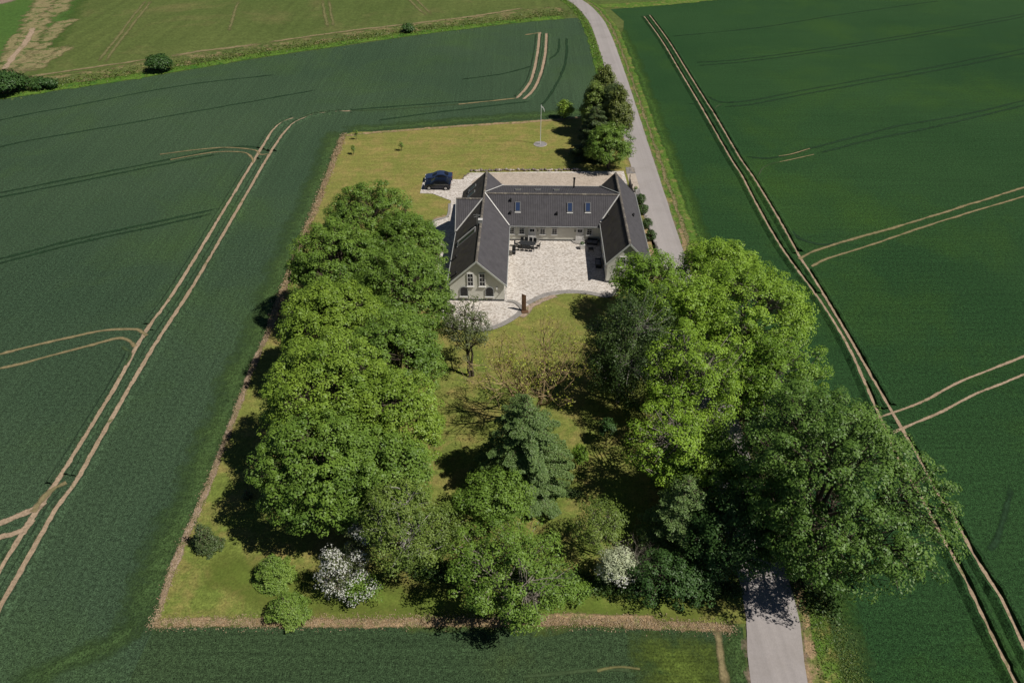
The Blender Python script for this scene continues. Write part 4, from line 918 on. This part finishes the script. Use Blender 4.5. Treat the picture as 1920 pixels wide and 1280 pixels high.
tree('maple_tree', (17.0, 117.6), 8.4, 4.3, 'linden', 'round bright green tree behind the right wing, nearest the stone row', zb=.1, n=210, cr=.7, per=75, size=.25, seed=125, r0=.2, amp=.3)
tree('round_shrub', (10.6, 140.5), 4.0, 1.9, 'linden_yellow', 'round green shrub left of the roadside conifers at the field edge', zb=.2, n=45, cr=.7, per=60, size=.3, seed=126, r0=.09, cat='shrub')
tree('field_bush', at(303, 134), 3.9, 3.1, 'dark_leaf', 'lone dark bush on the bank beyond the left field', zb=0, n=90, cr=.9, per=60, size=.42, seed=127, r0=.1, cat='shrub')
tree('field_bush', at(8, 178), 5.0, 4.8, 'dark_leaf', 'large dark bush at the left end of the far bank', zb=0, n=110, cr=1.1, per=60, size=.45, seed=128, r0=.12, cat='shrub')
tree('field_bush', at(66, 166), 2.6, 3.2, 'dark_leaf', 'low bush right of the large dark bush on the far bank', zb=0, n=60, cr=.8, per=50, size=.42, seed=129, r0=.1, cat='shrub', scale=(2.0, .8))
tree('field_bush', at(765, 60), 2.2, 2.0, 'dark_leaf', 'smallest bush on the far bank, near the middle', zb=0, n=30, cr=.7, per=50, size=.4, seed=130, r0=.06, cat='shrub')
# two saplings on the far lawn
for i, ((px, py), lab) in enumerate((((663, 290), 'thin sapling near the left corner of the far lawn'), ((753, 283), 'thin sapling on the far lawn behind the parked cars'), ((668, 262), 'tiny sapling at the far left corner of the lawn'))):
    tree('young_tree', at(px, py), 2.0, .55, 'oak', lab, zb=.3, n=14, cr=.3, per=14, size=.18, seed=140 + i, r0=.04, group='saplings on the far lawn')
conifer('young_spruce', (-25.6, 44.4), 1.0, .5, 'dark_spruce', 'tiny dark spruce at the edge of the big tree shadow', seed=144, levels=7, nb=7, size=.13, dens=2, zb=.05)
# clipped box balls along the right wing
labs = ['clipped round bush nearest the potted plant on the road side of the right wing', 'second clipped round bush from the far end along the right wing',
        'third clipped round bush from the far end along the right wing', 'clipped round bush nearest the ash canopy along the right wing']
for i, (zx, zy) in enumerate(((1565, 325), (1582, 395), (1607, 490), (1632, 570))):
    b = zz(zx, zy); tree('box_bush', b, 1.75, .85, 'box', labs[i], zb=.05, n=60, cr=.28, per=40, size=.14, seed=150 + i, r0=.07, cat='shrub', group='clipped bushes along the right wing', shell=.8, amp=.05, low=-.9)

# tufts of grass on banks and borders: countless, one object each strip
def tufts(name, pts, w, n, hgt, mat, label, seed):
    rng = np.random.default_rng(seed); P = resample(smooth([Vector((p[0], p[1], 0)) for p in pts], 4), .5); P = np.array([(p.x, p.y) for p in P])
    i = rng.integers(0, len(P), n); p = P[i] + rng.normal(size=(n, 2)) * w * .35; z = rng.uniform(.3, 1, n) * hgt * (.5 if 'under' not in name else 2.2)
    Q = np.column_stack([p, z + .03]); Nn = rng.normal(size=(n, 3)) * .6; Nn[:, 2] += .9
    leaf_mesh(name, Q, Nn, hgt, rng, M[mat], None, .45, label=label, cat='grass', kind='stuff')
tufts('rough_grass', [(p.x + 3.5, p.y) for p in RC[:-1] if p.y > 20], 1.0, 9000, .2, 'grass_blade', 'rough grass on the verge right of the road', 1)
tufts('rough_grass', [(p.x - 3.4, p.y) for p in RC if p.y > 140], 1.6, 5000, .4, 'grass_blade', 'rough grass on the verge left of the road', 2)
tufts('dry_grass', A((290, 1168), (560, 1166), (920, 1164), (1240, 1170), (1370, 1178)), .9, 9000, .14, 'dry_blade', 'dry pinkish grass along the front border', 3)
tufts('dry_grass', lb, .6, 6000, .14, 'dry_blade', 'dry stalks along the left dirt strip', 4)
tufts('rough_grass', A((0, 174), (213, 142), (500, 97), (800, 55), (1060, 25)), 6, 6000, .5, 'grass_blade', 'weeds on the bank beyond the left field', 5)
tufts('rough_grass', A((505, 620), (568, 450), (622, 310), (645, 253)), 1.0, 4000, .25, 'dry_blade', 'dry grass along the upper left border', 6)
tufts('undergrowth', [(-8, 36.2), (-2, 35.6), (4, 35.0), (12, 34.6), (19, 34.4)], 1.4, 22000, .24, 'under_leaf_shade', 'low undergrowth beneath the front trees, dark to stand in for their shade', 8)
tufts('undergrowth', [(16.5, 38), (17.5, 46), (18, 56), (17.5, 68)], 3.2, 22000, .28, 'under_leaf_shade', 'low undergrowth beside the road under the trees, coloured dark as shade', 9)
tufts('undergrowth', [(26.3, 33), (26.5, 45), (27, 58), (28, 70)], 2.6, 16000, .28, 'under_leaf_shade', 'low undergrowth beneath the trees right of the road', 10)
tufts('rough_grass', A((1510, 1120), (1560, 1190), (1600, 1290)), 2.2, 3000, .14, 'grass_blade', 'rough grass beside the road at the front right', 7)

# ------------------------------------------------------------------ stone row behind the house
for k_, (P0, lab) in enumerate(((smooth(ZZ((440, 112), (700, 106), (900, 108), (1165, 104)), 3), 'row of field stones along the back of the gravel yard'), (ZZ((388, 162), (402, 148), (420, 133)), 'short curve of field stones near the parked cars'))):
    root = empty('stone_row', P0[0], 0, label=lab, cat='stone row')
    pts = resample(P0, .42 if k_ == 0 else .6)
    me_s = []
    for q in range(6):
        b = MB(); b.ball((0, 0, .12), (.36, .27, .26), 8, 5, .28, random.Random(q)); m_ = b.mesh('stone'); m_.materials.append(M['stone'] if q % 3 == 0 else M['stone_dark']); me_s.append(m_)
    for i, p in enumerate(pts):
        o = bpy.data.objects.new('stone', me_s[random.randrange(6)]); COL.objects.link(o); o.parent = root
        s = random.uniform(.5, 1.0); o.scale = (s, s, s * random.uniform(.7, 1.2)); o.rotation_euler = (0, 0, random.uniform(0, 6))
        o.location = p - P0[0] + Vector((random.uniform(-.1, .1), random.uniform(-.15, .15), .08))

# ------------------------------------------------------------------ flagpole
b = at(1013, 271); F = empty('flagpole', (b.x, b.y, 0), 0, label='tall white flagpole with a small pennant on a round gravel bed', cat='flagpole')
MB().tube([(0, 0, 0), (0, 0, 3.5), (0, 0, 7.4)], [.07, .06, .04], 8).build('pole', M['white'], F)
MB().ball((0, 0, 7.45), .09, 8, 6).build('finial', M['white'], F)
p = MB(); p.add([(0, 0, 7.3), (.35, .02, 7.2), (.6, .05, 6.75), (.68, .08, 6.1), (.5, .06, 6.5), (.3, .03, 6.95), (0, 0, 7.15)], [(0, 6, 5, 1), (1, 5, 4, 2), (2, 4, 3)]); p.build('pennant', M['white'], F)
c = MB(); n = 28
c.add([(math.cos(2 * math.pi * i / n) * 1.2, math.sin(2 * math.pi * i / n) * 1.2, .07) for i in range(n)], [tuple(range(n))]); c.build('gravel_bed', M['slate'], F)
c = MB(); c.tube([(math.cos(2 * math.pi * i / n) * 1.24, math.sin(2 * math.pi * i / n) * 1.24, .05) for i in range(n + 1)], .06, 5, cap=False); c.build('stone_rim', M['stone'], F)

# ------------------------------------------------------------------ weathered slab sculpture
b = zz(790, 1045); ST = empty('slab_sculpture', (b.x, b.y, .1), R(12), label='tall rusty brown slab sculpture standing at the step by the gable', cat='sculpture')
s = MB(); s.add([(-.28, -.07, 0), (.3, -.07, 0), (.3, .07, 0), (-.28, .07, 0), (-.3, -.06, 2.75), (.28, -.06, 2.4), (.28, .06, 2.4), (-.3, .06, 2.75), (-.24, -.09, 1.3), (.26, -.1, 1.25)],
               [(0, 3, 2, 1), (4, 5, 6, 7), (0, 1, 9, 8), (8, 9, 5, 4), (1, 2, 6, 5, 9), (2, 3, 7, 6), (3, 0, 8, 4, 7)]); s.build('slab', M['rust'], ST)
MB().box((.08, -.25, .04), (.9, .55, .08)).build('base_plate', M['rust'], ST)

# ------------------------------------------------------------------ garden furniture in the courtyard
def chair():
    r = empty('garden_chair'); 
    MB().box((0, 0, .44), (.48, .48, .05)).build('seat', M['anthracite'], r); MB().box((0, .24, .74), (.48, .05, .58)).build('backrest', M['anthracite'], r)
    for sx in (-.21, .21):
        for sy in (-.21, .21): MB().box((sx, sy, .21), (.04, .04, .42)).build('leg', M['black'], r)
    for sx in (-.25, .25): MB().box((sx, 0, .62), (.04, .46, .03)).build('armrest', M['black'], r)
    return r
tb = zz(812, 622); th_ = YAW + R(-9)
T = empty('garden_table', (tb.x, tb.y, .11), th_, label='long dark oval garden table in the courtyard', cat='table')
n = 24; m_ = MB(); top = [(math.copysign(abs(math.cos(2 * math.pi * i / n)) ** .6, math.cos(2 * math.pi * i / n)) * 1.25, math.copysign(abs(math.sin(2 * math.pi * i / n)) ** .7, math.sin(2 * math.pi * i / n)) * .55) for i in range(n)]
m_.add([(x, y, .74) for x, y in top] + [(x, y, .69) for x, y in top], [tuple(range(n)), tuple(range(2 * n - 1, n - 1, -1))] + [(i, n + i, n + (i + 1) % n, (i + 1) % n) for i in range(n)]); m_.build('tabletop', M['anthracite'], T)
for sx in (-.9, .9):
    for sy in (-.3, .3): MB().box((sx, sy, .345), (.07, .07, .69)).build('leg', M['black'], T)
CH = chair(); CG = 'chairs around the garden table'
seats = [(-.95, .95, 0), (-.32, .97, 0), (.32, .97, 0), (.95, .95, 0), (-.95, -.95, 180), (-.32, -.97, 180), (.32, -.97, 180), (.95, -.95, 180), (-1.65, 0, 90), (1.65, 0, -90)]
cl = ['first dark chair from the left on the house side of the garden table', 'second dark chair from the left on the house side of the garden table', 'third dark chair from the left on the house side of the garden table', 'rightmost dark chair on the house side of the garden table',
      'first dark chair from the left on the lawn side of the garden table', 'second dark chair from the left on the lawn side of the garden table', 'third dark chair from the left on the lawn side of the garden table', 'rightmost dark chair on the lawn side of the garden table',
      'dark chair at the left end of the garden table', 'dark chair at the right end of the garden table']
for i, (x, y, a) in enumerate(seats):
    o = CH if i == 0 else copy_tree(CH)
    c, s = math.cos(th_), math.sin(th_); o.location = (tb.x + c * x - s * y, tb.y + s * x + c * y, .11); o.rotation_euler = (0, 0, th_ + R(a) + random.uniform(-.15, .15)); tag(o, cl[i], 'chair', CG)
b = zz(724, 660); G_ = empty('barbecue_grill', (b.x, b.y, .11), YAW, label='black barbecue grill against the left wing beside the garden table', cat='grill')
MB().box((0, 0, .45), (.5, 1.0, .6)).build('cabinet', M['black'], G_); g = MB(); g.tube([(0, -.5, .85), (0, .5, .85)], .28, 12); g.build('lid', M['black'], G_); MB().box((0, -.75, .75), (.45, .45, .04)).build('side_shelf', M['anthracite'], G_)
for sx in (-.2, .2):
    for sy in (-.42, .42): MB().tube([(sx, sy, 0), (sx, sy, .16)], .03, 6).build('leg', M['lead'], G_)
b = zz(1177, 630); PL = empty('stone_planter', (b.x, b.y, .11), .2, label='pale square planter with a small dark plant in front of the right door', cat='planter')
pm = MB(); pm.add([(-.28, -.28, 0), (.28, -.28, 0), (.28, .28, 0), (-.28, .28, 0), (-.36, -.36, .75), (.36, -.36, .75), (.36, .36, .75), (-.36, .36, .75)], [(0, 3, 2, 1), (4, 5, 6, 7), (0, 1, 5, 4), (1, 2, 6, 5), (2, 3, 7, 6), (3, 0, 4, 7)]); pm.build('pot', M['flash'], PL)
rng = np.random.default_rng(5); q = rand_unit(160, rng); leaf_mesh('plant', q * np.array([.3, .3, .25]) + np.array([0, 0, .9]), q, .14, rng, M['dark_leaf'], PL)
def lounge(b, rz, lab, w=1.6):
    r = empty('garden_sofa', (b.x, b.y, .11), rz, label=lab, cat='sofa'); MB().box((0, 0, .2), (w, .8, .3)).build('frame', M['anthracite'], r); MB().box((0, .38, .52), (w, .12, .45)).build('backrest', M['anthracite'], r)
    for i in (-1, 1): MB().box((i * w / 4, -.04, .41), (w / 2 - .05, .66, .12)).build('cushion', M['cushion'], r)
    for i in (-1, 1): MB().box((i * (w / 2 - .05), 0, .45), (.1, .8, .3)).build('armrest', M['anthracite'], r)
lounge(zz(1245, 598), YAW - .15, 'grey garden sofa in the shade beside the right door')
lounge(zz(1285, 740), YAW - math.pi / 2, 'grey garden bench in the shade along the right wing wall', 1.8)
b = zz(1236, 645); TT = empty('coffee_table', (b.x, b.y, .11), YAW, label='low dark square table in front of the garden sofa', cat='table'); MB().box((0, 0, .38), (.75, .75, .05)).build('tabletop', M['anthracite'], TT)
for sx in (-.32, .32):
    for sy in (-.32, .32): MB().box((sx, sy, .18), (.05, .05, .355)).build('leg', M['black'], TT)
for i, ((zx, zy), pm_, lab) in enumerate((((165, 510), 'terracotta', 'brown flowerpot with a green plant on the left terrace edge'), ((172, 545), 'flash', 'pale flowerpot in front of the brown flowerpot on the left terrace'), ((1533, 250), 'flash', 'white flowerpot by the road side of the right wing'))):
    b = zz(zx, zy); r = empty('flowerpot', (b.x, b.y, .11), 0, label=lab, cat='flowerpot'); MB().tube([(0, 0, 0), (0, 0, .45)], [.22, .32], 10).build('pot', M[pm_], r)
    rng = np.random.default_rng(60 + i); q = rand_unit(140, rng); leaf_mesh('plant', q * .3 + np.array([0, 0, .65]), q, .16, rng, M['oak'], r)
# dark hedge/gate by the road behind the right wing
gt = empty('timber_gate', hf(17.2, 104.6), YAW, label='dark boarded gate between the right wing and the roadside trees', cat='gate')
for i in range(16): MB().box((0, .3 + i * .42, .85), (.05, .38, 1.6)).build('board', M['anthracite'], gt)
for y in (.05, 3.5, 7.0): MB().box((0.06, y, .95), (.12, .12, 1.9)).build('post', M['black'], gt)

# ------------------------------------------------------------------ cars
def car(name, base, rz, paint, lab, L=4.45, W=1.82, Hh=1.62, suv=True):
    r = empty(name, (base.x, base.y, .11), rz, label=lab, cat='car', group='cars parked on the bay left of the house')
    if suv: prof = [(-L/2, .45), (-L/2 + .02, .75), (-L/2 + .25, .92), (-L/2 + 1.1, 1.05), (-L/2 + 1.8, 1.52), (-L/2 + 2.3, 1.62), (L/2 - .75, 1.58), (L/2 - .2, 1.12), (L/2, .95), (L/2, .45)]
    else: prof = [(-L/2, .4), (-L/2 + .02, .62), (-L/2 + .3, .78), (-L/2 + 1.25, .92), (-L/2 + 2.1, 1.36), (-L/2 + 2.6, 1.43), (L/2 - 1.5, 1.38), (L/2 - .65, 1.05), (L/2 - .05, .98), (L/2, .45)]
    belt = 1.02 if suv else .9; m = MB(); secs = []
    for yy, ws in ((-1, 1.0), (-.93, 1.0), (-.5, 1.0), (.5, 1.0), (.93, 1.0), (1, 1.0)):
        secs.append(yy)
    rows = []
    for (x, z) in prof:
        wtop = W / 2 * (1 - .16 * max(0, z - belt) / .5 - (.08 if abs(x) > L / 2 - .1 else 0)); rows.append([(x, -wtop, z), (x, -wtop * .86, z + .03), (x, 0, z + .06), (x, wtop * .86, z + .03), (x, wtop, z)])
    n = len(rows); base_i = []
    for rw in rows: base_i.append(len(m.v)); m.v += rw
    for i in range(n - 1):
        for j in range(4): m.f.append((base_i[i] + j, base_i[i + 1] + j, base_i[i + 1] + j + 1, base_i[i] + j + 1))
    # sides down to the sill
    for sgn, j in ((-1, 0), (1, 4)):
        lo = []
        for (x, z) in prof: lo.append(len(m.v)); m.v.append((x, sgn * W / 2, min(z, belt - .08)))
        bt = []
        for (x, z) in prof: bt.append(len(m.v)); m.v.append((x * .99, sgn * W / 2 * .96, .25))
        for i in range(n - 1):
            m.f.append((base_i[i] + j, lo[i], lo[i + 1], base_i[i + 1] + j)); m.f.append((lo[i], bt[i], bt[i + 1], lo[i + 1]))
    me = m.mesh('body'); bm = bmesh.new(); bm.from_mesh(me); bmesh.ops.remove_doubles(bm, verts=bm.verts, dist=.002); bmesh.ops.holes_fill(bm, edges=bm.edges); bmesh.ops.recalc_face_normals(bm, faces=bm.faces); bm.to_mesh(me); bm.free()
    link('body', me, M[paint], r)
    # glass: windscreen, rear window, sides
    def wz(z): return W / 2 * (1 - .16 * max(0, z - belt) / .5)
    a, b = prof[3], prof[4]; c, d = prof[6], prof[7]
    def pane(nm, p, q, off):
        k = .93; g = MB(); vs = []
        for (x, z) in (p, q): vs += [(x + off[0], -wz(z) * k * .9, z + off[1]), (x + off[0], 0, z + .05 + off[1]), (x + off[0], wz(z) * k * .9, z + off[1])]
        g.add(vs, [(0, 1, 4, 3), (1, 2, 5, 4)]); g.build(nm, M['glass'], r)
    pane('windscreen', (a[0] + .08, a[1] + .05), (b[0] - .02, b[1] - .02), (-.02, .035)); pane('rear_window', (c[0] + .05, c[1] - .05), (d[0] - .05, d[1] + .05), (.02, .035))
    for sgn in (-1, 1):
        g = MB(); zt = prof[5][1] - .13; xs = [(a[0] + .35, belt + .03), (b[0] + .2, zt), (c[0] - .1, zt), (d[0] - .2, belt + .05)]
        vs = [(x, sgn * (wz(z) + .012), z) for x, z in xs]; g.add(vs, [(0, 1, 2, 3)]); g.build('side_window', M['glass'], r)
        MB().box((b[0] + .85, sgn * (wz(zt - .2) + .02), (belt + zt) / 2), (.07, .03, zt - belt)).build('pillar', M[paint], r)
        MB().box((a[0] + .45, sgn * (W / 2 + .09), belt + .05), (.18, .2, .13)).build('wing_mirror', M[paint], r)
        MB().bar((a[0] + .4, sgn * (W / 2 + .004), belt), (d[0] - .1, sgn * (W / 2 + .004), belt + .02), .02, .03).build('trim_strip', M['alloy'], r)
        MB().box((-L / 2 + .12, sgn * W * .36, prof[1][1] + .02), (.2, .36, .12)).build('headlight', M['lamp'], r); MB().box((L / 2 - .06, sgn * W * .4, .9), (.14, .28, .16)).build('tail_light', M['tail'], r)
        for x in (-L / 2 + .85, L / 2 - .8):
            wr = .35 if suv else .33; t = MB(); t.tube([(0, -.11, 0), (0, .11, 0)], wr, 16); wo = t.build('wheel', M['tyre'], r); wo.location = (x, sgn * (W / 2 - .06), wr)
            rm = MB(); rm.tube([(0, -.12, 0), (0, .12, 0)], wr * .66, 12); rm.build('rim', M['alloy'], wo)
            ar = MB(); ar.tube([(x, sgn * (W / 2 - .06), wr + .02), (x, sgn * (W / 2 + .006), wr + .02)], wr * 1.14, 16); ar.build('wheel_arch', M['black'], r)
    if suv:
        for sgn in (-1, 1): MB().bar((b[0] + .4, sgn * .62, 1.69), (c[0] - .1, sgn * .62, 1.67), .04, .04).build('roof_rail', M['black'], r)
    return r
b = zz(210, 236); car('parked_car', b + Vector((.15, .65, 0)), YAW + R(-1), 'blueblack', 'black upright family car parked nearest the camera on the bay', suv=True)
car('parked_car', b + Vector((.1, 3.55, 0)), YAW + R(3), 'navy', 'dark blue low saloon parked behind the black car', L=4.7, W=1.85, suv=False)
